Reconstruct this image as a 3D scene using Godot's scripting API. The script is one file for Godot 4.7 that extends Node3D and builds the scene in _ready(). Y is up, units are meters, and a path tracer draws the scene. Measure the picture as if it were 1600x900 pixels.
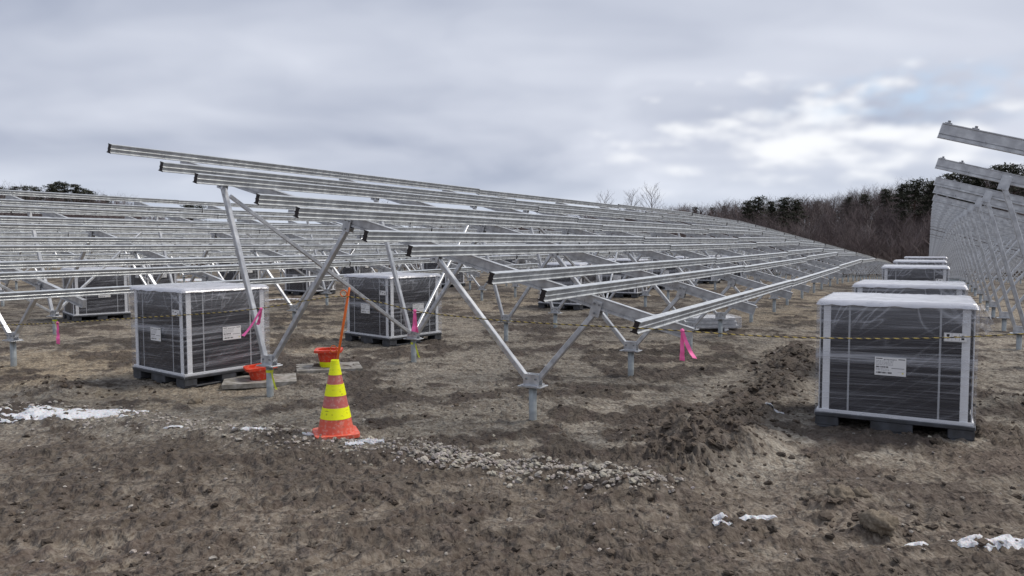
extends Node3D
# A field of bare aluminium solar racks on a muddy building site under a grey winter sky.

# ---- survey of the photograph: focal length and horizon in pixels of the 1600x900 picture ----
const FOCAL := 1155.0
const EYE := 1.7
const HORIZON := 388.0
var pitch := atan((450.0 - HORIZON) / FOCAL)
var theta := atan(650.0 / FOCAL)                       # the rack rows run this far to the right of the view axis
var U := Vector3(sin(theta), 0, -cos(theta))           # along the rows
var V := Vector3(cos(theta), 0, sin(theta))            # across the rows, towards their low side
var rows_basis := Basis(U, Vector3.UP, V)
const SKEW := 0.11                                      # the rack frames stand a little askew to their rails

var rng := RandomNumberGenerator.new()
var n_low := FastNoiseLite.new()
var n_mid := FastNoiseLite.new()
var n_fine := FastNoiseLite.new()
var n_clod := FastNoiseLite.new()
var M := {}
var taken := {}
var gravel_line := PackedVector2Array()
var ridge_line := PackedVector2Array()
var mounds := []
var patches := []

func at(s: float, y: float, t: float) -> Vector3:
	return U * s + Vector3.UP * y + V * t

func ray(px: float, py: float) -> Vector3:
	var dx := (px - 800.0) / FOCAL
	var dy := -(py - 450.0) / FOCAL
	return Vector3(dx, dy * cos(pitch) - sin(pitch), -(dy * sin(pitch) + cos(pitch)))

func on_ground(px: float, py: float, h := 0.0) -> Vector3:
	var d := ray(px, py)
	return Vector3(0, EYE, 0) + d * ((h - EYE) / d.y)

func at_depth(px: float, py: float, depth: float) -> Vector3:
	var d := ray(px, py)
	return Vector3(0, EYE, 0) + d * (depth / -d.z)

func flat2(p: Vector3) -> Vector2:
	return Vector2(p.x, p.z)

# ---------------------------------------------------------------- helpers
func numbered(called: String) -> String:
	if not taken.has(called):
		taken[called] = 0
		return called
	taken[called] += 1
	return "%s_%03d" % [called, taken[called]]

func tag(o: Node, label: String, category: String, group := "", kind := "") -> Node:
	if label: o.set_meta("label", label)
	if category: o.set_meta("category", category)
	if group: o.set_meta("group", group)
	if kind: o.set_meta("kind", kind)
	return o

func thing(called: String, label: String, category: String, xf: Transform3D, group := "") -> Node3D:
	var o := Node3D.new()
	o.name = numbered(called)
	add_child(o)
	o.transform = xf
	tag(o, label, category, group)
	return o

func part(called: String, mesh: Mesh, mat: Material, parent: Node, xf := Transform3D.IDENTITY) -> MeshInstance3D:
	var o := MeshInstance3D.new()
	o.mesh = mesh
	o.material_override = mat
	o.transform = xf
	o.cast_shadow = GeometryInstance3D.SHADOW_CASTING_SETTING_ON
	if parent == self:
		o.name = numbered(called)
		add_child(o)
	else:
		o.name = called
		parent.add_child(o, true)
	return o

func begin() -> SurfaceTool:
	var st := SurfaceTool.new()
	st.begin(Mesh.PRIMITIVE_TRIANGLES)
	st.set_smooth_group(-1)
	return st

func done(st: SurfaceTool) -> ArrayMesh:
	st.generate_normals()
	return st.commit()

func tri(st: SurfaceTool, a: Vector3, b: Vector3, c: Vector3) -> void:   # counter-clockwise seen from outside
	st.add_vertex(a); st.add_vertex(c); st.add_vertex(b)

func quad(st: SurfaceTool, a: Vector3, b: Vector3, c: Vector3, d: Vector3) -> void:
	tri(st, a, b, c); tri(st, a, c, d)

func add_box(st: SurfaceTool, c: Vector3, size: Vector3, b := Basis.IDENTITY, bevel := 0.0) -> void:
	var h := size * 0.5
	var e: float = minf(bevel, minf(h.x, minf(h.y, h.z)) * 0.6)
	if e <= 0.0:
		var p := []
		for i in 8:
			p.append(c + b * Vector3(h.x * (1 if i & 1 else -1), h.y * (1 if i & 2 else -1), h.z * (1 if i & 4 else -1)))
		quad(st, p[1], p[3], p[7], p[5]); quad(st, p[0], p[4], p[6], p[2])
		quad(st, p[2], p[6], p[7], p[3]); quad(st, p[0], p[1], p[5], p[4])
		quad(st, p[4], p[5], p[7], p[6]); quad(st, p[0], p[2], p[3], p[1])
		return
	# bevelled: each corner has three points
	var q := {}
	for i in 8:
		var sgn := Vector3(1 if i & 1 else -1, 1 if i & 2 else -1, 1 if i & 4 else -1)
		for k in 3:
			var v := sgn * h
			for j in 3:
				if j != k: v[j] -= sgn[j] * e
			q[i * 3 + k] = c + b * v
	var face := func(k: int, ids: Array) -> void:
		quad(st, q[ids[0] * 3 + k], q[ids[1] * 3 + k], q[ids[2] * 3 + k], q[ids[3] * 3 + k])
	face.call(0, [1, 3, 7, 5]); face.call(0, [0, 4, 6, 2])
	face.call(1, [2, 6, 7, 3]); face.call(1, [0, 1, 5, 4])
	face.call(2, [4, 5, 7, 6]); face.call(2, [0, 2, 3, 1])
	for i in 8:
		for k in 3:
			var j := i | (1 << k)
			if j == i: continue
			var k1 := (k + 1) % 3
			var k2 := (k + 2) % 3
			var a: Vector3 = q[i * 3 + k1]; var bb: Vector3 = q[j * 3 + k1]; var cc: Vector3 = q[j * 3 + k2]; var d: Vector3 = q[i * 3 + k2]
			if (bb - a).cross(d - a).dot((a + cc) * 0.5 - c) > 0.0: quad(st, a, bb, cc, d)
			else: quad(st, d, cc, bb, a)
		var t0: Vector3 = q[i * 3]; var t1: Vector3 = q[i * 3 + 1]; var t2: Vector3 = q[i * 3 + 2]
		if (t1 - t0).cross(t2 - t0).dot(t0 - c) > 0.0: tri(st, t0, t1, t2)
		else: tri(st, t0, t2, t1)

func box(size: Vector3, c := Vector3.ZERO, bevel := 0.0) -> ArrayMesh:
	var st := begin()
	add_box(st, c, size, Basis.IDENTITY, bevel)
	return done(st)

# a bar with the cross-section prof (x: sideways, y: up) from a to b
func add_bar(st: SurfaceTool, a: Vector3, b: Vector3, prof: PackedVector2Array, up: Vector3, caps := true, skew := Vector2.ZERO) -> void:
	var d := (b - a).normalized()
	var side := d.cross(up).normalized()
	var u := side.cross(d).normalized()
	var n := prof.size()
	var p0 := []
	var p1 := []
	for p in prof:
		var off := side * p.x + u * p.y + d * (p.x * skew.x)
		p0.append(a + off); p1.append(b + off)
	var clockwise := Geometry2D.is_polygon_clockwise(prof)
	for i in n:
		var j := (i + 1) % n
		if clockwise: quad(st, p0[i], p0[j], p1[j], p1[i])
		else: quad(st, p0[j], p0[i], p1[i], p1[j])
	if caps:
		var ids := Geometry2D.triangulate_polygon(prof)
		for k in range(0, ids.size(), 3):
			for e in 2:
				var r := p0 if e == 0 else p1
				var x: Vector3 = r[ids[k]]; var y: Vector3 = r[ids[k + 1]]; var z: Vector3 = r[ids[k + 2]]
				if (y - x).cross(z - x).dot(d) * (-1.0 if e == 0 else 1.0) > 0.0: tri(st, x, y, z)
				else: tri(st, x, z, y)

func rect_profile(w: float, h: float, c := 0.004) -> PackedVector2Array:
	var x := w * 0.5
	var y := h * 0.5
	return PackedVector2Array([Vector2(x - c, -y), Vector2(x, -y + c), Vector2(x, y - c), Vector2(x - c, y), Vector2(-x + c, y), Vector2(-x, y - c), Vector2(-x, -y + c), Vector2(-x + c, -y)])

func bar(a: Vector3, b: Vector3, prof: PackedVector2Array, up := Vector3.UP) -> ArrayMesh:
	var st := begin()
	add_bar(st, a, b, prof, up)
	return done(st)

# a tube along points, radii r, closed at the ends
func add_tube(st: SurfaceTool, pts: Array, radii: Array, sides := 8, colors := []) -> void:
	var rings := []
	var n := pts.size()
	var up := Vector3(0.123, 1, 0.077).normalized()
	for i in n:
		var d: Vector3 = (pts[mini(i + 1, n - 1)] - pts[maxi(i - 1, 0)]).normalized()
		if absf(d.dot(up)) > 0.97: up = Vector3(1, 0.1, 0.2).normalized()
		var a := d.cross(up).normalized()
		var b := a.cross(d).normalized()
		var ring := []
		for k in sides:
			var w := TAU * k / sides
			ring.append(pts[i] + (a * cos(w) + b * sin(w)) * radii[i])
		rings.append(ring)
	for i in n - 1:
		for k in sides:
			var j := (k + 1) % sides
			if colors: st.set_color(colors[(i + k) % colors.size()])
			quad(st, rings[i][k], rings[i][j], rings[i + 1][j], rings[i + 1][k])
	for k in range(1, sides - 1):
		tri(st, rings[0][0], rings[0][k + 1], rings[0][k])
		tri(st, rings[n - 1][0], rings[n - 1][k], rings[n - 1][k + 1])

func lathe(profile: Array, sides := 28) -> ArrayMesh:   # profile: Vector2(radius, height), bottom to top
	var st := SurfaceTool.new()
	st.begin(Mesh.PRIMITIVE_TRIANGLES)
	for i in profile.size() - 1:
		st.set_smooth_group(i)
		for k in sides:
			var a := TAU * k / sides
			var b := TAU * (k + 1) / sides
			var p: Vector2 = profile[i]
			var q: Vector2 = profile[i + 1]
			quad(st, Vector3(cos(b) * p.x, p.y, sin(b) * p.x), Vector3(cos(a) * p.x, p.y, sin(a) * p.x), Vector3(cos(a) * q.x, q.y, sin(a) * q.x), Vector3(cos(b) * q.x, q.y, sin(b) * q.x))
	st.generate_normals()
	return st.commit()

# ---------------------------------------------------------------- materials
func paint(color: Color, rough := 0.7, metal := 0.0) -> StandardMaterial3D:   # color: linear base colour
	var m := StandardMaterial3D.new()
	m.albedo_color = color.linear_to_srgb()
	m.roughness = rough
	m.metallic = metal
	return m

func noise_tex(freq: float, lo: Color, hi: Color, seed_: int, size := 512, type := FastNoiseLite.TYPE_SIMPLEX_SMOOTH, octaves := 4) -> ImageTexture:
	var n := FastNoiseLite.new()
	n.seed = seed_
	n.noise_type = type
	n.frequency = freq
	n.fractal_octaves = octaves
	var im := n.get_seamless_image(size, size)
	im.convert(Image.FORMAT_RGB8)
	var d := im.get_data()
	for i in range(0, d.size(), 3):
		var c := lo.lerp(hi, d[i] / 255.0)
		d[i] = int(c.r * 255.0); d[i + 1] = int(c.g * 255.0); d[i + 2] = int(c.b * 255.0)
	return ImageTexture.create_from_image(Image.create_from_data(size, size, false, Image.FORMAT_RGB8, d))

func make_materials() -> void:
	var brushed := noise_tex(0.02, Color(0.76, 0.76, 0.77), Color(1, 1, 1), 3, 256, FastNoiseLite.TYPE_SIMPLEX, 5)
	var blotch := noise_tex(0.012, Color(0.55, 0.55, 0.55), Color(1, 1, 1), 8, 256)
	for d in [["alu", Color(0.72, 0.74, 0.76), 0.45, 0.5], ["rail", Color(0.7, 0.73, 0.74), 0.45, 0.42], ["galv", Color(0.44, 0.48, 0.49), 0.7, 0.4]]:
		var m := paint(d[1], d[2], d[3])
		m.albedo_texture = brushed
		m.roughness_texture = blotch
		m.uv1_triplanar = true
		m.uv1_scale = Vector3(1.3, 1.3, 1.3)
		M[d[0]] = m
	M.hollow_dark = paint(Color(0.012, 0.006, 0.006), 0.55)  # near-black colour standing for the shade inside the hollow rails
	M.bolt = paint(Color(0.3, 0.31, 0.33), 0.45, 0.8)
	M.panel = paint(Color(0.014, 0.012, 0.017), 0.3)
	M.board = paint(Color(0.74, 0.75, 0.77), 0.7)
	M.pallet = paint(Color(0.085, 0.092, 0.108), 0.6)
	M.pallet.albedo_texture = noise_tex(0.02, Color(0.6, 0.58, 0.55), Color(1, 1, 1), 21, 256)
	M.pallet.uv1_triplanar = true
	M.strap = paint(Color(0.36, 0.37, 0.39), 0.5)
	M.snow = paint(Color(0.72, 0.74, 0.78), 0.8)
	M.snow.albedo_texture = noise_tex(0.05, Color(0.85, 0.84, 0.83), Color(1, 1, 1), 45, 256, FastNoiseLite.TYPE_SIMPLEX, 5)
	M.snow.subsurf_scatter_enabled = true
	M.snow.subsurf_scatter_strength = 0.15
	M.snow.heightmap_enabled = true
	M.snow.heightmap_texture = noise_tex(0.05, Color(0, 0, 0), Color(1, 1, 1), 44, 256)
	M.snow.heightmap_scale = 1.0
	M.snow.uv1_triplanar = true
	M.snow.uv1_world_triplanar = true
	M.snow.uv1_scale = Vector3(2, 2, 2)
	M.cone_red = worn(Color(0.66, 0.105, 0.06), 31)
	M.cone_pink = worn(Color(0.52, 0.13, 0.11), 32)
	M.cone_yellow = worn(Color(0.9, 0.95, 0.0), 33, Color(0.86, 0.9, 0.1))
	M.tub_red = worn(Color(0.72, 0.05, 0.015), 34)
	M.orange = paint(Color(0.8, 0.16, 0.02), 0.5)
	M.pink = paint(Color(0.98, 0.17, 0.46), 0.6)
	M.pink.backlight_enabled = true
	M.pink.backlight = Color(0.5, 0.1, 0.25)
	M.lime = paint(Color(0.66, 0.72, 0.06), 0.6)
	M.slab = paint(Color(0.44, 0.43, 0.41), 0.9)
	M.slab.albedo_texture = noise_tex(0.03, Color(0.62, 0.6, 0.56), Color(1, 1, 1), 51, 256)
	M.slab.uv1_triplanar = true
	M.rope = paint(Color(1, 1, 1), 0.7)
	M.rope.vertex_color_use_as_albedo = true
	M.stone = paint(Color(1, 1, 1), 0.9)
	M.stone.vertex_color_use_as_albedo = true
	M.stone.albedo_texture = noise_tex(0.04, Color(0.6, 0.58, 0.56), Color(1, 1, 1), 61, 256)
	M.stone.uv1_triplanar = true
	M.stone.uv1_scale = Vector3(6, 6, 6)
	M.bark = paint(Color(1, 1, 1), 0.95)
	M.bark.vertex_color_use_as_albedo = true
	M.needles = paint(Color(1, 1, 1), 0.9)
	M.needles.vertex_color_use_as_albedo = true
	M.film = film_material(true)
	M.cover = film_material(false)
	M.label = print_material(false)
	M.icons = print_material(true)

func worn(c: Color, seed_: int, scuff := Color(0.62, 0.5, 0.47)) -> StandardMaterial3D:
	var m := StandardMaterial3D.new()
	m.roughness = 0.5
	var n := FastNoiseLite.new()
	n.seed = seed_
	n.frequency = 0.03
	n.noise_type = FastNoiseLite.TYPE_SIMPLEX
	n.fractal_octaves = 5
	var im := n.get_seamless_image(256, 256)
	n.seed = seed_ + 9
	n.frequency = 0.012
	var im2 := n.get_seamless_image(256, 256)
	var out := Image.create(256, 256, false, Image.FORMAT_RGB8)
	var base := c.linear_to_srgb()
	var pale := scuff.linear_to_srgb()
	var soil := Color(0.16, 0.12, 0.09).linear_to_srgb()
	for y in 256:
		for x in 256:
			var a := im.get_pixel(x, y).r
			var b := im2.get_pixel(x, y).r
			out.set_pixel(x, y, base.lerp(pale, smoothstep(0.56, 0.8, a) * 0.5).lerp(soil, smoothstep(0.7, 0.86, 0.5 * b + 0.5 * (1.0 - a)) * 0.6))
	m.albedo_texture = ImageTexture.create_from_image(out)
	m.uv1_triplanar = true
	m.uv1_scale = Vector3(2.5, 2.5, 2.5)
	return m

# stretch film: milky streaks of doubled and wrinkled plastic; u runs along a face, v from top (0) to bottom (1)
func film_material(sheer: bool) -> StandardMaterial3D:
	var w := 1024
	var h := 512
	var n := FastNoiseLite.new()
	n.seed = 77
	n.frequency = 1.0
	n.fractal_octaves = 3
	var plain: FastNoiseLite = n.duplicate()
	plain.fractal_type = FastNoiseLite.FRACTAL_NONE
	var data := PackedByteArray()
	data.resize(w * h * 4)
	var bump := PackedByteArray()
	bump.resize(w * h)
	var k := 0
	for y in h:
		var v := y / float(h)
		var top := smoothstep(0.34, 0.04, v)
		var band := smoothstep(0.055, 0.03, absf(v - 0.47)) * 0.26
		var hem := smoothstep(0.93, 0.99, v) * 0.3
		for x in w:
			var u := x / float(w) * 4.0                      # four face lengths to a tile
			var fine := n.get_noise_2d(u * 0.9, v * 110.0)
			var wide := n.get_noise_2d(u * 0.6 + 40.0, v * 20.0 + u * 0.8)
			var diag := plain.get_noise_2d(u * 3.2 + v * 4.5, (v - u) * 0.5)
			var creases := pow(maxf(0.0, 1.0 - absf(diag) * 9.0), 2.0)
			var folds := pow(maxf(0.0, 1.0 - absf(plain.get_noise_2d(u * 9.0 + 9.0 + sin(u * 5.0) * v * 6.0, v * 0.9)) * 4.0), 2.0)
			var a := 0.05 + 0.18 * maxf(0.0, fine) + 0.42 * maxf(0.0, wide - 0.07) + band * (0.75 + 0.6 * fine) + hem + top * (0.14 + 0.34 * folds + 0.15 * creases) + 0.1 * creases
			if not sheer: a = 0.8 + 0.2 * n.get_noise_2d(u * 3.0, v * 3.0)
			data[k * 4] = 222 if sheer else 205; data[k * 4 + 1] = 225 if sheer else 207; data[k * 4 + 2] = 233 if sheer else 215
			data[k * 4 + 3] = int(clampf(a, 0.03, 1.0) * 255.0)
			bump[k] = int(clampf(0.5 + 0.25 * fine + 0.2 * wide + 0.3 * creases + 0.3 * folds * top, 0.0, 1.0) * 255.0)
			k += 1
	var m := StandardMaterial3D.new()
	m.transparency = BaseMaterial3D.TRANSPARENCY_ALPHA
	m.albedo_texture = ImageTexture.create_from_image(Image.create_from_data(w, h, false, Image.FORMAT_RGBA8, data))
	m.roughness = 0.2
	m.heightmap_enabled = true
	m.heightmap_texture = ImageTexture.create_from_image(Image.create_from_data(w, h, false, Image.FORMAT_L8, bump))
	m.heightmap_scale = 0.6 if sheer else 0.06
	return m

# the printed sheets on the pallets: rows of small print and barcodes, or the handling marks
func print_material(icons: bool) -> StandardMaterial3D:
	var w := 260
	var h := 170
	var im := Image.create(w, h, false, Image.FORMAT_RGB8)
	im.fill(Color(0.9, 0.9, 0.9))
	var r := RandomNumberGenerator.new()
	r.seed = 5
	var ink := Color(0.12, 0.12, 0.14)
	if icons:
		for k in 3:
			im.fill_rect(Rect2i(6 + k * 84, 10, 2, 150), ink)
			im.fill_rect(Rect2i(6 + k * 84, 10, 80, 2), ink)
			im.fill_rect(Rect2i(6 + k * 84, 158, 80, 2), ink)
		im.fill_rect(Rect2i(30, 26, 34, 40), ink)                              # goblet
		im.fill_rect(Rect2i(36, 66, 22, 12), ink)
		im.fill_rect(Rect2i(45, 78, 4, 44), ink)
		im.fill_rect(Rect2i(33, 120, 28, 6), ink)
		for y in 26:                                                           # umbrella
			var half := int(sqrt(maxf(0.0, 26.0 * 26.0 - (26.0 - y) * (26.0 - y))) * 1.1)
			im.fill_rect(Rect2i(132 - half, 58 + y, half * 2, 1), ink)
		im.fill_rect(Rect2i(131, 84, 3, 44), ink)
		for y in 30:                                                           # crossed-out stacking mark
			im.fill_rect(Rect2i(196 + y, 34 + y, 4, 2), ink)
			im.fill_rect(Rect2i(226 - y, 34 + y, 4, 2), ink)
		im.fill_rect(Rect2i(198, 92, 32, 40), ink)
	else:
		im.fill_rect(Rect2i(10, 12, 54, 7), ink)
		im.fill_rect(Rect2i(196, 14, 54, 7), ink)
		for k in 9: im.fill_rect(Rect2i(76 + k * 12, 18, 8, 8 if k % 3 else 11), Color(0.4, 0.4, 0.42))
		for row in [34, 46, 58, 70, 108, 120]:
			var x := 12
			while x < (150 if row < 100 else 120):
				var l := r.randi_range(3, 11)
				im.fill_rect(Rect2i(x, row, l, 5), Color(0.55, 0.55, 0.57))
				x += l + r.randi_range(2, 7)
		im.fill_rect(Rect2i(140, 98, 105, 6), Color(0.5, 0.5, 0.52))
		for code in [[12, 86, 100, 13], [12, 138, 128, 15]]:
			var x: int = code[0]
			while x < code[0] + code[2]:
				im.fill_rect(Rect2i(x, code[1], r.randi_range(2, 5), code[3]), ink)
				x += r.randi_range(4, 8)
		im.fill_rect(Rect2i(190, 132, 62, 2), Color(0.6, 0.6, 0.6))
		im.fill_rect(Rect2i(226, 138, 14, 12), Color(0.85, 0.8, 0.4))
	var m := StandardMaterial3D.new()
	m.albedo_texture = ImageTexture.create_from_image(im)
	m.roughness = 0.5
	return m

# ---------------------------------------------------------------- the ground
var fall_s := [-30.0, 0.0, 12.0, 20.0, 28.0, 34.0, 40.0, 46.0, 56.0, 72.0, 92.0, 112.0, 600.0]
var fall_y := [0.0, 0.0, 0.07, 0.15, 0.23, 0.2, 0.07, -0.14, -0.48, -0.96, -1.66, -2.3, -2.3]

func field_height(s: float) -> float:
	for i in fall_s.size() - 1:
		if s < fall_s[i + 1]:
			var k: float = clampf((s - fall_s[i]) / (fall_s[i + 1] - fall_s[i]), 0.0, 1.0)
			return lerpf(fall_y[i], fall_y[i + 1], k)
	return -2.3

func hill_top(az: float) -> float:     # height of the wooded hill behind the field, by bearing in degrees
	var pts := [[-60.0, 5.6], [-33.0, 5.6], [-27.0, 4.6], [-22.0, 2.0], [-8.0, 2.2], [0.0, 3.0], [10.0, 4.2], [18.0, 5.6], [24.0, 6.6], [29.0, 8.8], [35.0, 11.0], [60.0, 11.5]]
	for i in pts.size() - 1:
		if az < pts[i + 1][0]:
			return lerpf(pts[i][1], pts[i + 1][1], clampf((az - pts[i][0]) / (pts[i + 1][0] - pts[i][0]), 0, 1))
	return 11.0

func land(x: float, z: float) -> float:     # the lie of the land without the mud's relief
	var s := U.x * x + U.z * z
	var y := field_height(s)
	var r := sqrt(x * x + z * z)
	if r > 106.0:
		y += smoothstep(106.0, 168.0, r) * (hill_top(rad_to_deg(atan2(x, -z))) + 2.3)
	return y

func near_line(line: PackedVector2Array, p: Vector2) -> Vector2:   # (distance, share of the way along)
	var best := 1e9
	var along := 0.0
	for i in line.size() - 1:
		var q := Geometry2D.get_closest_point_to_segment(p, line[i], line[i + 1])
		var d := q.distance_squared_to(p)
		if d < best:
			best = d
			along = (i + (q - line[i]).length() / maxf(0.01, (line[i + 1] - line[i]).length())) / (line.size() - 1)
	return Vector2(sqrt(best), along)

# the relief of the mud at a place; returns height; colour is written to mud_color
var mud_color := Color()
const ROAD := Color(0.205, 0.177, 0.145)
const FLAT := Color(0.295, 0.272, 0.232)
const FRESH := Color(0.064, 0.047, 0.037)
const TAN := Color(0.36, 0.306, 0.225)
const LITTER := Color(0.1, 0.076, 0.068)

func mud(x: float, z: float) -> float:
	var y := land(x, z)
	var r := sqrt(x * x + z * z)
	var low := n_low.get_noise_2d(x, z)
	if r > 118.0:
		mud_color = LITTER
		return y + low * 0.8
	var p := Vector2(x, z)
	var mid := n_mid.get_noise_2d(x, z)
	var s := U.x * x + U.z * z
	var t := V.x * x + V.z * z
	var calm := clampf(1.0 - (r - 14.0) / 30.0, 0.25, 1.0)
	var g := near_line(gravel_line, p) if r < 22.0 else Vector2(9, 0)
	# the haul road in front of the gravel line is churned evenly; behind it, flat pressed mud with broken patches
	var road := 0.0
	if r < 16.0:
		var edge := -6.05 + 0.12 * x if x < -1.0 else -6.15 + 0.33 * (x + 1.0)
		if x > 1.6: edge = -5.3 - 0.35 * (x - 1.6)
		road = smoothstep(edge - 0.25, edge + 0.25, z + mid * 0.25)
	var broken := smoothstep(0.0, 0.13, mid * 0.8 + low * 0.55)
	var fresh := broken
	var rough := lerpf(0.12 + 0.9 * broken, 0.34 + 0.35 * broken, road)
	var tone := clampf(0.5 + n_low.get_noise_2d(x * 0.35 + 90.0, z * 0.35) * 1.3, 0.0, 1.0)
	var c := FLAT.lerp(ROAD, road)
	var tan := smoothstep(9.0, 26.0, r) * 0.75 * tone
	for m in patches:
		var q: Vector2 = m[0]
		var e: float = (p - q).length() / m[1] + mid * 0.7
		if e < 1.0: tan = maxf(tan, m[2] * smoothstep(1.0, 0.45, e))
	c = c.lerp(TAN, clampf(tan, 0, 1))
	y += low * 0.035 + mid * 0.03 * calm
	# ridges of spoil pushed up beside the aisle
	if r < 22.0:
		var rd := near_line(ridge_line, p)
		var ridge := smoothstep(0.55, 0.08, rd.x + mid * 0.25)
		y += ridge * (0.085 + 0.05 * low + 0.1 * maxf(0.0, n_mid.get_noise_2d(x * 2.3 + 40.0, z * 2.3)))
		rough += ridge * 1.3
		fresh = maxf(fresh, ridge * 0.95)
		for m in mounds:
			var q: Vector2 = m[0]
			var e: float = smoothstep(1.0, 0.0, (p - q).length() / m[1] + mid * 0.6)
			y += e * m[2]
			rough += e * 0.7
		y += smoothstep(0.5, 0.0, g.x) * 0.05
	var crumbs := 0.0
	if r < 40.0:
		crumbs = smoothstep(0.06, 0.2, n_mid.get_noise_2d(x * lerpf(2.1, 0.75, road) + 31.0, (z + 0.13 * x * road) * lerpf(3.4, 5.2, road) - 12.0) + 0.25 * low + 0.1 * mid)
		y += crumbs * 0.018 * calm
		rough += crumbs * 0.55
		fresh = maxf(fresh * lerpf(1.0, 0.6, road), crumbs * lerpf(0.55, 0.75, road))
	c = c.lerp(FRESH, clampf(fresh * 0.85, 0, 1))
	if r < 60.0:
		var finer := 1.0 + 1.1 * road            # traffic has ground the road's clods smaller
		var fine := n_fine.get_noise_2d(x * finer, z * finer) * (1.0 - 0.35 * road)
		var clod := n_clod.get_noise_2d(x * (1.0 + 0.5 * road), z * (1.0 + 0.5 * road))
		y += calm * rough * (fine * 0.036 + clampf(clod + 0.35, -0.6, 0.7) * 0.03)
		# wheel tracks across the road: cleats at right angles to the way the machine went
		if road > 0.05:
			for k in 5:
				var o: float = [-0.35, 0.5, 1.35, 2.1, 3.2][k]
				var sweep: float = -3.6 - o - 0.13 * x - 0.035 * x * x + 0.05 * low
				var across: float = z - sweep
				if absf(across) < 0.24:
					var keep := smoothstep(0.24, 0.17, absf(across)) * road * smoothstep(-0.3, 0.1, low + 0.12)
					y += keep * (0.012 * sin((x + absf(across) * 0.9) * TAU / 0.16) - 0.016)
				elif absf(across) < 0.38:
					y += 0.014 * smoothstep(0.38, 0.27, absf(across)) * road * smoothstep(-0.3, 0.1, low + 0.12)
	mud_color = c * (0.86 + 0.3 * tone)
	return y

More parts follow.
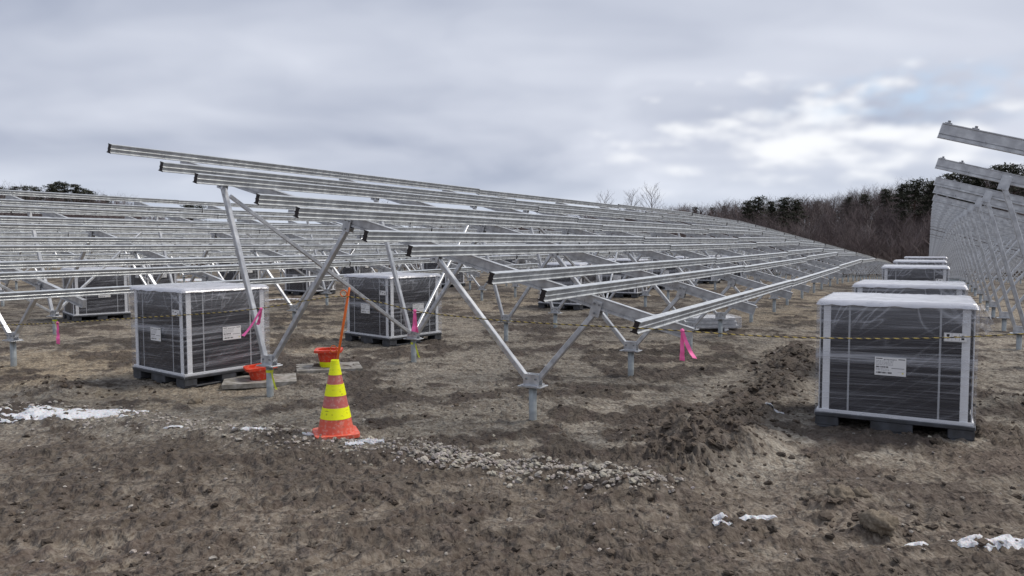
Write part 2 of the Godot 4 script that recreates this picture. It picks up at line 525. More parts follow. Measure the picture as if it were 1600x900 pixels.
func make_ground() -> void:
	gravel_line = PackedVector2Array()
	for p in [[-120, 640], [20, 648], [200, 660], [370, 680], [500, 697], [640, 712], [700, 728], [800, 745], [930, 757], [1035, 768]]:
		gravel_line.append(flat2(on_ground(p[0], p[1])))
	for p in [[1060, 728], [1105, 700], [1150, 660], [1195, 620], [1230, 585], [1250, 558]]:
		ridge_line.append(flat2(on_ground(p[0], p[1])))
	mounds = [[flat2(on_ground(1075, 712)), 0.55, 0.09], [flat2(on_ground(1165, 700)), 0.5, 0.1], [flat2(on_ground(1305, 805)), 0.32, 0.1], [flat2(on_ground(1370, 835)), 0.26, 0.07],
		[flat2(on_ground(1575, 640)), 0.6, 0.1], [flat2(on_ground(1580, 690)), 0.5, 0.07], [flat2(on_ground(1230, 610)), 0.4, 0.08], [flat2(on_ground(100, 615)), 0.7, 0.07], [flat2(on_ground(240, 610)), 0.5, 0.05],
		[flat2(on_ground(820, 630)), 0.8, 0.04], [flat2(on_ground(1000, 780)), 0.6, 0.05], [flat2(on_ground(780, 475)), 1.5, 0.12], [flat2(on_ground(60, 605)), 0.5, 0.06]]
	patches = [[flat2(on_ground(90, 575)), 2.2, 0.95], [flat2(on_ground(300, 615)), 1.3, 0.6], [flat2(on_ground(500, 540)), 1.6, 0.6], [flat2(on_ground(850, 470)), 4.0, 0.7], [flat2(on_ground(1200, 500)), 3.0, 0.8],
		[flat2(on_ground(1310, 480)), 3.0, 0.7], [flat2(on_ground(1040, 560)), 1.6, 0.25], [flat2(on_ground(980, 465)), 4.0, 0.8], [flat2(on_ground(500, 500)), 2.6, 0.7]]
	var radii := [0.02, 0.8, 1.6, 2.2]
	var r := 2.6
	while r < 60.0:
		radii.append(r)
		r *= 1.0072
	while r < 460.0:
		radii.append(r)
		r *= 1.03
	var angles := []
	var a := -41.0
	while a < 41.0:
		angles.append(a)
		a += 0.18
	while a < 318.9:
		angles.append(a)
		a += 4.0
	angles.append(319.0)
	var rows := radii.size()
	var cols := angles.size()
	var ver := PackedVector3Array()
	var col := PackedColorArray()
	ver.resize(rows * cols)
	col.resize(rows * cols)
	var sins := PackedFloat32Array()
	var coss := PackedFloat32Array()
	for q in angles:
		sins.append(sin(deg_to_rad(q)))
		coss.append(cos(deg_to_rad(q)))
	var k := 0
	for i in rows:
		var rr: float = radii[i]
		for j in cols:
			var x := sins[j] * rr
			var z := -coss[j] * rr
			ver[k] = Vector3(x, mud(x, z), z)
			col[k] = mud_color
			k += 1
	var nor := PackedVector3Array()
	nor.resize(rows * cols)
	var idx := PackedInt32Array()
	idx.resize((rows - 1) * (cols - 1) * 6)
	var w := 0
	for i in rows:
		var i0 := maxi(i - 1, 0) * cols
		var i1 := mini(i + 1, rows - 1) * cols
		for j in cols:
			var j0 := maxi(j - 1, 0)
			var j1 := mini(j + 1, cols - 1)
			var b := i * cols
			var n := (ver[b + j1] - ver[b + j0]).cross(ver[i1 + j] - ver[i0 + j])
			nor[b + j] = n.normalized() if n.length_squared() > 1e-14 else Vector3.UP
			if nor[b + j].y < 0: nor[b + j] = -nor[b + j]
			if i < rows - 1 and j < cols - 1:
				var v00 := b + j
				var v01 := b + j + 1
				var v10 := b + cols + j
				var v11 := v10 + 1
				idx[w] = v00; idx[w + 1] = v10; idx[w + 2] = v01
				idx[w + 3] = v01; idx[w + 4] = v10; idx[w + 5] = v11
				w += 6
	var arr := []
	arr.resize(Mesh.ARRAY_MAX)
	arr[Mesh.ARRAY_VERTEX] = ver
	arr[Mesh.ARRAY_NORMAL] = nor
	arr[Mesh.ARRAY_COLOR] = col
	arr[Mesh.ARRAY_INDEX] = idx
	var mesh := ArrayMesh.new()
	mesh.add_surface_from_arrays(Mesh.PRIMITIVE_TRIANGLES, arr)
	var m := paint(Color(1, 1, 1), 0.93)
	m.vertex_color_use_as_albedo = true
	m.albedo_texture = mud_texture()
	m.heightmap_enabled = true
	m.heightmap_texture = noise_tex(0.014, Color(0, 0, 0), Color(1, 1, 1), 13, 1024, FastNoiseLite.TYPE_SIMPLEX, 6)
	m.heightmap_scale = 5.0
	m.uv1_triplanar = true
	m.uv1_world_triplanar = true
	m.uv1_scale = Vector3(0.55, 0.55, 0.55)
	var o := part("ground", mesh, m, self)
	o.set_meta("kind", "structure")
	M.ground = m

# mottled soil: dry pale crumbs over moist brown, with micro-shadow of the pits painted in, flecks of 1 to 8 cm
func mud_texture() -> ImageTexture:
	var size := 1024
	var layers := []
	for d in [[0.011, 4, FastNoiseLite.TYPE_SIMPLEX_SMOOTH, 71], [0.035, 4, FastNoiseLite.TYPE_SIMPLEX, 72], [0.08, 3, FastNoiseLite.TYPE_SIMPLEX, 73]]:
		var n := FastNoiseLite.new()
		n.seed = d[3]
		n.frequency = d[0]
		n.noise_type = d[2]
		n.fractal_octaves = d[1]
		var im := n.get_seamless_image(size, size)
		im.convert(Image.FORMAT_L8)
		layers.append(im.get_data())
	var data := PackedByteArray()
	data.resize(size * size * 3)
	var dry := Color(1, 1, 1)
	var damp_shade := Color(0.8, 0.78, 0.76)
	var wet := Color(0.62, 0.57, 0.54)  # darkest flecks: moist soil and painted shade of the pits together
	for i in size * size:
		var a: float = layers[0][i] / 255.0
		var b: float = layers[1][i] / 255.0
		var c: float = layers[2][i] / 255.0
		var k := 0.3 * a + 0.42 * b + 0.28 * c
		var q := wet.lerp(damp_shade, smoothstep(0.3, 0.46, k)).lerp(dry, smoothstep(0.46, 0.66, k))
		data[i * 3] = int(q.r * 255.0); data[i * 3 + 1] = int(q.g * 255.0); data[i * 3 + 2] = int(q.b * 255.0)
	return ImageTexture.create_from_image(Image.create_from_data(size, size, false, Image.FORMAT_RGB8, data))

# a few irregular lumps shared by stones and clods
func lump(seed_: int, squash: float, jag: float) -> ArrayMesh:
	var r := RandomNumberGenerator.new()
	r.seed = seed_
	var st := begin()
	var pts := []
	var rings := 4
	var sides := 7
	for i in rings + 1:
		var ring := []
		for k in sides:
			var phi := PI * i / rings
			var a := TAU * (k + 0.5 * (i % 2)) / sides
			ring.append(Vector3(sin(phi) * cos(a), cos(phi) * squash, sin(phi) * sin(a)) * (1.0 + r.randf_range(-jag, jag)) if i > 0 and i < rings else Vector3(0, cos(phi) * squash, 0))
		pts.append(ring)
	st.set_color(Color.WHITE)
	for i in rings:
		for k in sides:
			var j := (k + 1) % sides
			if i > 0: tri(st, pts[i][k], pts[i][j], pts[i + 1][k])
			if i < rings - 1: tri(st, pts[i][j], pts[i + 1][j], pts[i + 1][k])
	return done(st)

func scatter(called: String, mesh: Mesh, mat: Material, list: Array, label: String, category: String) -> void:
	var mm := MultiMesh.new()
	mm.transform_format = MultiMesh.TRANSFORM_3D
	mm.use_colors = true
	mm.mesh = mesh
	mm.instance_count = list.size()
	for i in list.size():
		mm.set_instance_transform(i, list[i][0])
		mm.set_instance_color(i, list[i][1])
	var o := MultiMeshInstance3D.new()
	o.multimesh = mm
	o.material_override = mat
	o.name = numbered(called)
	add_child(o)
	tag(o, label, category, "", "stuff")

func tumbled(p: Vector3, size: float) -> Transform3D:
	var b := Basis.from_euler(Vector3(rng.randf_range(-0.5, 0.5), rng.randf_range(0, TAU), rng.randf_range(-0.5, 0.5)))
	return Transform3D(b.scaled(Vector3.ONE * size), p)

func stone_color() -> Color:
	var g := rng.randf_range(0.34, 0.7)
	return Color(g, g * rng.randf_range(0.9, 0.97), g * rng.randf_range(0.8, 0.92))

func make_litter() -> void:
	var lumps := [lump(1, 0.5, 0.22), lump(2, 0.6, 0.28), lump(3, 0.42, 0.2), lump(4, 0.66, 0.3)]
	var gravel := [[], [], [], []]
	var big := []
	for i in 3400:
		var k := rng.randf()
		var f := k * (gravel_line.size() - 1)
		var j := int(f)
		var c := gravel_line[j].lerp(gravel_line[j + 1], f - j)
		var dense: float = 1.0 if k > 0.55 else 0.75
		if rng.randf() > dense: continue
		var spread := 0.115 if k > 0.55 else 0.19
		var p := c + Vector2(rng.randfn(0, spread), rng.randfn(0, spread))
		var size := absf(rng.randfn(0.0, 0.0085)) + 0.004
		if k > 0.62: size *= 1.25
		var where := Vector3(p.x, mud(p.x, p.y) + size * 0.2, p.y)
		if size > 0.024 and big.size() < 120:
			big.append([where, size])
		else:
			gravel[i % 4].append([tumbled(where, size), stone_color()])
	for i in 380:                                            # stray stones over the site
		var p := on_ground(rng.randf_range(-50, 1650), 470.0 + 420.0 * pow(rng.randf(), 0.8))
		var size := absf(rng.randfn(0.0, 0.007)) + 0.005
		gravel[i % 4].append([tumbled(Vector3(p.x, mud(p.x, p.z) + size * 0.3, p.z), size), stone_color()])
	for i in 4:
		scatter("gravel", lumps[i], M.stone, gravel[i], "pale crushed stones strewn along the edge of the haul road", "gravel")
	var clods := [[], [], [], []]
	var shade := func() -> Color:
		var f := rng.randf_range(0.5, 1.3)
		return Color(0.125 * f, 0.098 * f, 0.075 * f)
	for i in 3000:
		var q: Vector2
		var size := absf(rng.randfn(0.0, 0.011)) + 0.006
		if i < 600:
			var f := rng.randf() * (ridge_line.size() - 1.001)
			var c := ridge_line[int(f)].lerp(ridge_line[int(f) + 1], f - int(f))
			q = c + Vector2(rng.randfn(0, 0.26), rng.randfn(0, 0.26))
			size *= 1.6
		elif i < 1000:
			var m: Array = mounds[rng.randi() % mounds.size()]
			q = m[0] + Vector2(rng.randfn(0, m[1] * 0.5), rng.randfn(0, m[1] * 0.5))
			size *= 1.15
		else:
			q = flat2(on_ground(rng.randf_range(-60, 1660), 560.0 + 360.0 * pow(rng.randf(), 0.9)))
			if n_mid.get_noise_2d(q.x, q.y) < 0.0 and rng.randf() < 0.75: continue
		var y := mud(q.x, q.y)
		clods[i % 4].append([tumbled(Vector3(q.x, y + size * 0.1, q.y), size), shade.call()])
	for i in 4:
		scatter("dirt_clods", lumps[i], M.stone, clods[i], "loose clods of wet brown soil on the mud", "soil")
	for b in big:                                            # the larger stones of the strip, one by one
		var o := part("stone", lumps[rng.randi() % 4], stone_paint(), self, tumbled(b[0], b[1]))
		tag(o, "larger pale stone lying in the gravel strip along the haul road", "stone", "larger stones of the gravel strip")
	# named lumps
	for d in [[1372, 846, 0.085, "knobbly tan lump of clay in front of the nearest wrapped pallet"], [1312, 796, 0.075, "tan clay lump on top of the small spoil heap"], [305, 632, 0.06, "fist-sized tan clod in the mud below the pallet beside the traffic cone"], [275, 590, 0.1, "clay lump against the pallet under the rope with handling marks"], [852, 578, 0.03, "lone white pebble near the pile in bare flat mud"], [1345, 782, 0.05, "grey clod behind the small spoil heap"]]:
		var p := on_ground(d[0], d[1])
		var o := clay_lump(d[2], int(d[0]))
		o.position = Vector3(p.x, mud(p.x, p.z) + d[2] * 0.2, p.z)
		tag(o, d[3], "clod")

var stone_paints := []
func stone_paint() -> StandardMaterial3D:
	if stone_paints.is_empty():
		for i in 4:
			var m: StandardMaterial3D = M.stone.duplicate()
			m.albedo_color = stone_color().linear_to_srgb()
			stone_paints.append(m)
	return stone_paints[rng.randi() % 4]

func clay_lump(size: float, seed_: int) -> MeshInstance3D:
	var n := FastNoiseLite.new()
	n.seed = seed_
	n.frequency = 1.0
	n.fractal_octaves = 4
	var st := SurfaceTool.new()
	st.begin(Mesh.PRIMITIVE_TRIANGLES)
	st.set_smooth_group(0)
	var c := Color(0.27, 0.225, 0.17) if size > 0.035 else Color(0.6, 0.58, 0.55)
	st.set_color(c)
	var f := func(i: int, k: int) -> Vector3:
		var phi := PI * i / 16.0
		var a := TAU * (k % 24) / 24.0
		var d := Vector3(sin(phi) * cos(a), cos(phi) * 0.72, sin(phi) * sin(a))
		return d * size * (1.0 + 0.6 * n.get_noise_3dv(d * 1.3) + 0.4 * absf(n.get_noise_3dv(d * 3.6)))
	for i in 16:
		for k in 24:
			if i > 0: tri(st, f.call(i, k), f.call(i, k + 1), f.call(i + 1, k))
			if i < 15: tri(st, f.call(i, k + 1), f.call(i + 1, k + 1), f.call(i + 1, k))
	st.generate_normals()
	return part("clay_clod", st.commit(), M.stone, self)

# a thin crust of old snow: the cells of a fine grid where a noise lies above its edge value
func snow(px: float, py: float, len_x: float, len_z: float, turn: float, label: String, seed_: int) -> void:
	var c := on_ground(px, py)
	var n := FastNoiseLite.new()
	n.seed = seed_
	n.frequency = 3.6
	n.fractal_octaves = 4
	var nx := 70
	var nz := 40
	var b := Basis(Vector3.UP, turn)
	var hgt := []
	var pos := []
	for i in nz + 1:
		for j in nx + 1:
			var u := (j / float(nx) - 0.5) * 2.0
			var v := (i / float(nz) - 0.5) * 2.0
			var p := c + b * Vector3(u * len_x * 0.5, 0, v * len_z * 0.5)
			var thick: float = (1.0 - u * u - v * v) * 0.8 + n.get_noise_2d(p.x, p.z * 2.3) * 1.65 - 0.15
			hgt.append(thick)
			var y := mud(p.x, p.z)
			pos.append(Vector3(p.x, y + clampf(thick * 0.04, -0.012, 0.011), p.z))
	var st := SurfaceTool.new()
	st.begin(Mesh.PRIMITIVE_TRIANGLES)
	st.set_smooth_group(0)
	for i in nz:
		for j in nx:
			var a := i * (nx + 1) + j
			if maxf(maxf(hgt[a], hgt[a + 1]), maxf(hgt[a + nx + 1], hgt[a + nx + 2])) > 0.0:
				quad(st, pos[a], pos[a + nx + 1], pos[a + nx + 2], pos[a + 1])
	st.generate_normals()
	var o := part("snow_patch", st.commit(), M.snow, self)
	tag(o, label, "snow")

# ---------------------------------------------------------------- racks
const RAIL_LENGTH := 7.37
const PERIOD := 7.4
const FRAME_S := [1.0, 3.7, 6.4]
const TILT := 0.296
var rail_t := []
var meshes := {}
var slope_up := Vector3(0, cos(atan(0.296)), sin(atan(0.296)))
var slope_down := Vector3(0, -sin(atan(0.296)), cos(atan(0.296)))

func rail_y(t: float) -> float: return 1.931 - TILT * t
func rafter_y(t: float) -> float: return 1.814 - TILT * t

func make_rack_meshes() -> void:
	var t := -2.7
	for i in 10:
		rail_t.append(t)
		t += 0.765 if i % 2 == 0 else 0.455
	# rail: a tall hollow section with a top flange, a rib half way and a wide foot
	var half := [[0.026, 0.048], [0.026, 0.039], [0.019, 0.035], [0.019, 0.006], [0.0245, 0.002], [0.0245, -0.006], [0.019, -0.01], [0.019, -0.034], [0.033, -0.041], [0.033, -0.048]]
	var prof := PackedVector2Array()
	for p in half: prof.append(Vector2(p[0], p[1]))
	for i in range(half.size() - 1, -1, -1): prof.append(Vector2(-half[i][0], half[i][1]))
	meshes.rail = bar(Vector3.ZERO, Vector3(RAIL_LENGTH, 0, 0), prof, slope_up)
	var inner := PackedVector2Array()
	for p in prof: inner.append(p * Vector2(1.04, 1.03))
	meshes.hollow_shade = bar(Vector3(-0.006, 0, 0), Vector3(-0.0005, 0, 0), inner, slope_up)  # dark plate that paints the unlit inside of an open rail end
	# splice: two rows of bolt heads on the outer face
	var st := begin()
	for i in 4:
		for k in 2:
			add_box(st, slope_down * 0.021 + slope_up * (0.016 + k * 0.012) + Vector3(i * 0.045, 0, 0), Vector3(0.009, 0.007, 0.009), Basis.IDENTITY)
	meshes.splice_bolts = done(st)
	# rafter: a deep channel with a lip along its lower third
	var rp := PackedVector2Array()
	var rh := [[0.03, 0.065], [0.03, 0.058], [0.022, 0.054], [0.022, -0.016], [0.012, -0.018], [0.012, -0.024], [0.026, -0.026], [0.026, -0.04], [0.032, -0.042], [0.032, -0.048]]
	for p in rh: rp.append(Vector2(p[0], p[1]))
	for i in range(rh.size() - 1, -1, -1): rp.append(Vector2(-rh[i][0], rh[i][1]))
	var f := func(tt: float, y: float) -> Vector3: return Vector3(SKEW * tt, y, tt)
	meshes.rafter = bar(f.call(-2.85, rafter_y(-2.85)), f.call(3.1, rafter_y(3.1)), rp, slope_up)
	var sp := rect_profile(0.05, 0.06, 0.006)
	meshes.struts = []
	meshes.gussets = []
	meshes.gusset_bolts = []
	for q in [[-1.6, -2.22], [-1.6, -0.5], [1.6, 0.56], [1.6, 2.23]]:
		var a: Vector3 = f.call(q[0] + 0.055 * signf(q[1] - q[0]), 0.4)
		var b: Vector3 = f.call(q[1], rafter_y(q[1]) - 0.075)
		meshes.struts.append(bar(a, b, sp, Vector3(1, 0, 0)))
		# gusset: a folded plate clasping the rafter above the strut's head
		var g := begin()
		var gb := Basis(Vector3.RIGHT, slope_up, slope_down)
		for sx in [-1.0, 1.0]:
			add_box(g, b + slope_up * 0.03 + Vector3(0.036 * sx, 0, 0), Vector3(0.006, 0.15, 0.1), gb, 0.002)
		add_box(g, b + slope_up * 0.001, Vector3(0.066, 0.006, 0.1), gb)
		meshes.gussets.append(done(g))
		var gk := []
		for w in [[0.075, -0.025], [0.075, 0.025], [-0.015, 0.0]]:
			gk.append(bolt_mesh(b + slope_up * w[0] + slope_down * w[1] + Vector3(-0.04, 0, 0), Vector3(-1, 0, 0)))
		meshes.gusset_bolts.append(gk)
	var tube := begin()
	tube.set_smooth_group(0)
	add_tube(tube, [Vector3(0, -0.35, 0), Vector3(0, 0.33, 0)], [0.039, 0.039], 14)
	meshes.pile = done(tube)
	meshes.plate = box(Vector3(0.17, 0.012, 0.25), Vector3(0, 0.336, 0), 0.003)
	var br := begin()
	for sx in [-1.0, 1.0]:
		add_box(br, Vector3(0.036 * sx, 0.4, 0), Vector3(0.008, 0.11, 0.17), Basis.IDENTITY, 0.002)
		add_box(br, Vector3(0.062 * sx, 0.347, 0), Vector3(0.05, 0.009, 0.17), Basis.IDENTITY, 0.002)
	meshes.bracket = done(br)
	meshes.bracket_bolts = []
	for w in [[0.41, -0.05], [0.41, 0.05]]:
		meshes.bracket_bolts.append(bolt_mesh(Vector3(-0.042, w[0], w[1]), Vector3(-1, 0, 0)))
	meshes.braces = []
	for d in [[0, 1], [2, 1]]:
		var a: Vector3 = f.call(-2.17, 2.27) + Vector3(FRAME_S[d[0]] + (0.05 if d[0] == 0 else -0.05), 0, 0)
		var b: Vector3 = f.call(-1.62, 0.43) + Vector3(FRAME_S[d[1]] + (-0.06 if d[0] == 0 else 0.06), 0, 0)
		meshes.braces.append(bar(a, b, rect_profile(0.04, 0.045, 0.004), Vector3.UP))
	var cl := begin()
	add_box(cl, Vector3(0, 0.004, 0), Vector3(0.05, 0.008, 0.05), Basis.IDENTITY, 0.001)
	add_box(cl, Vector3(0, 0.016, 0), Vector3(0.016, 0.02, 0.016), Basis(Vector3.UP, 0.5))
	meshes.clamp = done(cl)

func bolt_mesh(p: Vector3, out: Vector3) -> ArrayMesh:
	var st := begin()
	add_tube(st, [p - out * 0.004, p + out * 0.012], [0.011, 0.011], 6)
	return done(st)

func add_frame(root: Node3D, s: float, detail: int) -> void:
	var xf := Transform3D(Basis.IDENTITY, Vector3(s, 0, 0))
	part("rafter", meshes.rafter, M.alu, root, xf)
	for i in 4:
		part("strut", meshes.struts[i], M.alu, root, xf)
		if detail > 0:
			var g := part("gusset", meshes.gussets[i], M.alu, root, xf)
			if detail > 1:
				for b in meshes.gusset_bolts[i]: part("bolt", b, M.bolt, g)
	for t in [-1.6, 1.6]:
		var px := Transform3D(Basis.IDENTITY, Vector3(s + SKEW * t, 0, t))
		var p := part("pile", meshes.pile, M.galv, root, px)
		part("cap_plate", meshes.plate, M.alu, p)
		if detail > 0:
			part("bracket", meshes.bracket, M.alu, p)
			for m in meshes.bracket_bolts:
				if detail > 1: part("bolt", m, M.bolt, p)

func make_table(detail: int) -> Node3D:
	var root := Node3D.new()
	for s in FRAME_S: add_frame(root, s, detail)
	for i in 10:
		var r := part("rail", meshes.rail, M.rail, root, Transform3D(Basis.IDENTITY, Vector3(SKEW * rail_t[i], rail_y(rail_t[i]), rail_t[i])))
		part("hollow_shade", meshes.hollow_shade, M.hollow_dark, r)
		if detail > 0: part("splice_bolts", meshes.splice_bolts, M.bolt, r, Transform3D(Basis.IDENTITY, Vector3(3.55, 0, 0)))
	for b in meshes.braces: part("brace", b, M.alu, root)
	return root

const ORDINAL := ["first", "second", "third", "fourth", "fifth", "sixth", "seventh", "eighth", "ninth", "tenth", "eleventh", "twelfth", "thirteenth", "fourteenth", "fifteenth", "sixteenth"]

func ground_turn(s: float, span: float) -> Basis:
	return Basis(Vector3(0, 0, 1), atan((field_height(s + span) - field_height(s)) / span))

func make_racks() -> void:
	make_rack_meshes()
	var fine := make_table(2)
	var plain := make_table(1)
	var far := make_table(0)
	for row in 7:
		var t := -4.9 - 8.1 * row
		var shift: float = [0.0, -0.6, -0.25, -0.5, -0.1, -0.4, -0.3][row]
		var count := 0
		for k in range(-2, 15):
			var s := 5.1 + shift + PERIOD * k
			if row == 0 and k < 0: continue
			# leave out what lies wholly outside the picture on the left
			var e := at(s + RAIL_LENGTH, 0, t + 3.0)
			if e.x / -e.z < -0.72 or s > (100.0 if row < 2 else 84.0): continue
			var src: Node3D = fine if (row == 0 and k < 2) or (row == 1 and s < 15.0) else plain if s < 30.0 and row < 3 else far
			var o: Node3D = src.duplicate()
			o.name = numbered("rack_table")
			add_child(o)
			o.transform = Transform3D(rows_basis * ground_turn(s, RAIL_LENGTH) * Basis(Vector3.UP, rng.randf_range(-0.003, 0.003)), at(s, field_height(s) + (rng.randf_range(-0.02, 0.02) if row + k > 0 else 0.0), t))
			for r in o.get_children():          # rails are never set quite flush
				if r.name.begins_with("rail"): r.position.x += rng.randf_range(-0.014, 0.014)
			var which: String = ORDINAL[mini(count, 15)]
			var label: String
			if row == 0: label = "bare aluminium rack table, %s along the row beside the traffic cone" % which
			else: label = "bare aluminium rack table, %s seen in the %s row behind the traffic cone" % [which, ORDINAL[row]]
			tag(o, label, "solar rack", "rack tables of the row beside the cone" if row == 0 else "rack tables in the %s row behind the cone" % ORDINAL[row])
			count += 1
	fine.free(); plain.free(); far.free()
	# the row on the other side of the pallets has only its frames so far
	var proto := Node3D.new()
	add_frame(proto, 0.0, 1)
	var clamps := [-2.81, -2.63, -2.0, -1.5, -0.8, -0.3, 0.4, 0.9, 1.6, 2.1, 2.8]
	for c in clamps:
		part("rail_clamp", meshes.clamp, M.bolt, proto, Transform3D(Basis(Vector3.RIGHT, slope_up, slope_down), Vector3(SKEW * c, rafter_y(c), c) + slope_up * 0.066))
	var k := 0
	var s := 7.0
	while s < 100.0:
		var o: Node3D = proto.duplicate()
		o.name = numbered("solar_rack")
		add_child(o)
		o.transform = Transform3D(rows_basis, at(s, field_height(s) - 0.09, 2.9))
		tag(o, ("solar rack without rails, %s along the unfinished row beside the wrapped pallets" % ORDINAL[k]) if k < 16 else "small far solar rack without rails at the distant end of the unfinished row", "solar rack", "racks of the unfinished row")
		k += 1
		s += 2.0 if k % 3 == 0 else 2.7
	proto.free()

# ---------------------------------------------------------------- wrapped pallets of panels
const BW := 1.28   # across the rows
const BL := 1.18   # along the rows
const BH := 1.19
var pallet_proto: Node3D

func make_pallet_meshes() -> void:
	var root := Node3D.new()
	pallet_proto = root
	# plastic pallet: deck, nine feet, three runners
	var deck := part("pallet", box(Vector3(BL, 0.035, BW), Vector3(0, 0.1225, 0), 0.005), M.pallet, root)
	for ix in 3:
		for iz in 3:
			var size := Vector3(0.16 if ix != 1 else 0.2, 0.083, 0.2 if iz != 1 else 0.34)
			var c := Vector3((ix - 1) * (BL * 0.5 - 0.085), 0.063, (iz - 1) * (BW * 0.5 - 0.105))
			var st := begin()
			add_box(st, c, size, Basis.IDENTITY, 0.006)
			part("foot", done(st), M.pallet, deck)
	for iz in 3:
		part("runner", box(Vector3(BL - 0.01, 0.021, 0.17), Vector3(0, 0.0105, (iz - 1) * (BW * 0.5 - 0.105)), 0.004), M.pallet, deck)
	# the stacked panels, lying flat
	var st := begin()
	var n := 29
	var y0 := 0.142
	var pitch_ := (1.135 - y0) / n
	for i in n:
		var e := Vector3(rng.randf_range(-0.003, 0.003), 0, rng.randf_range(-0.003, 0.003))
		add_box(st, Vector3(0, y0 + (i + 0.5) * pitch_, 0) + e, Vector3(BL - 0.08, pitch_ - 0.005, BW - 0.08))
	add_box(st, Vector3(0, (y0 + 1.135) * 0.5, 0), Vector3(BL - 0.1, 1.135 - y0 - 0.004, BW - 0.1))
	var stack := part("panel_stack", done(st), M.panel, root)
	stack.set_meta("kind", "stuff")
	# white edge boards: a pair at each corner, a rim below and a lid above
	for sx in [-1.0, 1.0]:
		for sz in [-1.0, 1.0]:
			part("edge_board", box(Vector3(0.012, 0.99, 0.062), Vector3(sx * (BL * 0.5 - 0.03), 0.64, sz * (BW * 0.5 - 0.09)), 0.002), M.board, root)
			part("edge_board", box(Vector3(0.062, 0.99, 0.012), Vector3(sx * (BL * 0.5 - 0.09), 0.64, sz * (BW * 0.5 - 0.03)), 0.002), M.board, root)
	for q in [[Vector3(0.012, 0.03, BW - 0.03), Vector3(1, 0, 0)], [Vector3(BL - 0.06, 0.03, 0.012), Vector3(0, 0, 1)]]:
		for sg in [-1.0, 1.0]:
			var c: Vector3 = q[1] * sg
			part("rim_board", box(q[0], Vector3(c.x * (BL * 0.5 - 0.02), 0.157, c.z * (BW * 0.5 - 0.02)), 0.002), M.board, root)
	part("lid", box(Vector3(BL - 0.03, 0.045, BW - 0.03), Vector3(0, 1.16, 0), 0.012), M.board, root)
	for sg in [-1.0, 1.0]:
		for z in [-0.36, 0.36]:
			part("strap", box(Vector3(0.003, 1.03, 0.016), Vector3(sg * (BL * 0.5 - 0.021), 0.65, z)), M.strap, root)
		for x in [-0.32, 0.32]:
			part("strap", box(Vector3(0.016, 1.03, 0.003), Vector3(x, 0.65, sg * (BW * 0.5 - 0.021))), M.strap, root)
	# printed sheets
	for q in [[Vector3(-1, 0, 0), 0.02, BL], [Vector3(0, 0, 1), 0.0, BW], [Vector3(1, 0, 0), 0.0, BL], [Vector3(0, 0, -1), 0.0, BW]]:
		var nrm: Vector3 = q[0]
		var right := Vector3.UP.cross(nrm)
		part("label", sheet(nrm * (q[2] * 0.5 - 0.006) + Vector3(0, 0.61, 0) + right * (-0.02 if nrm.x < 0.0 else 0.05), right, 0.25, 0.165), M.label, root)
	part("handling_label", sheet(Vector3(-1, 0, 0) * (BL * 0.5 - 0.006) + Vector3(0, 0.9 - 0.0, 0) + Vector3.UP.cross(Vector3(-1, 0, 0)) * 0.47, Vector3.UP.cross(Vector3(-1, 0, 0)), 0.17, 0.075), M.icons, root)
	# film: four wrinkled walls and a loose hood
	part("film_wrap", film_mesh(), M.film, root)
	part("film_hood", hood_mesh(), M.cover, root)

func sheet(c: Vector3, right: Vector3, w: float, h: float) -> ArrayMesh:
	var st := SurfaceTool.new()
	st.begin(Mesh.PRIMITIVE_TRIANGLES)
	st.set_smooth_group(-1)
	var n := right.cross(Vector3.UP)
	var front := c + n * 0.001
	var p := [front - right * w / 2 + Vector3.DOWN * h / 2, front + right * w / 2 + Vector3.DOWN * h / 2, front + right * w / 2 + Vector3.UP * h / 2, front - right * w / 2 + Vector3.UP * h / 2]
	var uv := [Vector2(0, 1), Vector2(1, 1), Vector2(1, 0), Vector2(0, 0)]
	for i in [0, 2, 1, 0, 3, 2]:
		st.set_uv(uv[i])
		st.add_vertex(p[i])
	st.set_uv(Vector2(0.02, 0.5))
	for i in 4:
		var j := (i + 1) % 4
		quad(st, p[j], p[i], p[i] - n * 0.001, p[j] - n * 0.001)
	st.generate_normals()
	return st.commit()

func film_mesh() -> ArrayMesh:
	var n := FastNoiseLite.new()
	n.seed = 9
	n.frequency = 1.0
	var st := SurfaceTool.new()
	st.begin(Mesh.PRIMITIVE_TRIANGLES)
	st.set_smooth_group(0)
	var hx := BL * 0.5
	var hz := BW * 0.5
	var loop := [Vector3(-hx, 0, -hz), Vector3(-hx, 0, hz), Vector3(hx, 0, hz), Vector3(hx, 0, -hz)]
	var cols := 24
	var rows := 40
	var g := []
	for i in rows + 1:
		var line := []
		for f in 4:
			for k in cols:
				var q: Vector3 = loop[f].lerp(loop[(f + 1) % 4], k / float(cols))
				var w := minf(k, cols - k) / float(cols)
				var o := Vector3(q.x, 0, q.z).normalized()
				var v := i / float(rows)
				var sag := 0.016 * smoothstep(0.0, 0.12, w)
				var wob := n.get_noise_3d(q.x * 3.0, v * 14.0, q.z * 3.0) * 0.008 * smoothstep(0.0, 0.15, w) + n.get_noise_3d(q.x * 9.0, v * 3.0, q.z * 9.0) * 0.006 * (1.0 - v)
				var p := q - o * (sag - wob) * 0.8
				p.y = lerpf(1.175, 0.115, v)
				line.append([p, Vector2(f + k / float(cols), v) / Vector2(4.0, 1.0)])
		g.append(line)
	var m := cols * 4
	for i in rows:
		for k in m:
			var j := (k + 1) % m
			var q := [g[i][k], g[i][j], g[i + 1][j], g[i + 1][k]]
			for a in [0, 1, 2, 0, 2, 3]:
				var uv: Vector2 = q[a][1]
				if j == 0 and (a == 1 or a == 2): uv.x = 1.0
				st.set_uv(uv)
				st.add_vertex(q[a][0])
	st.generate_normals()
	return st.commit()

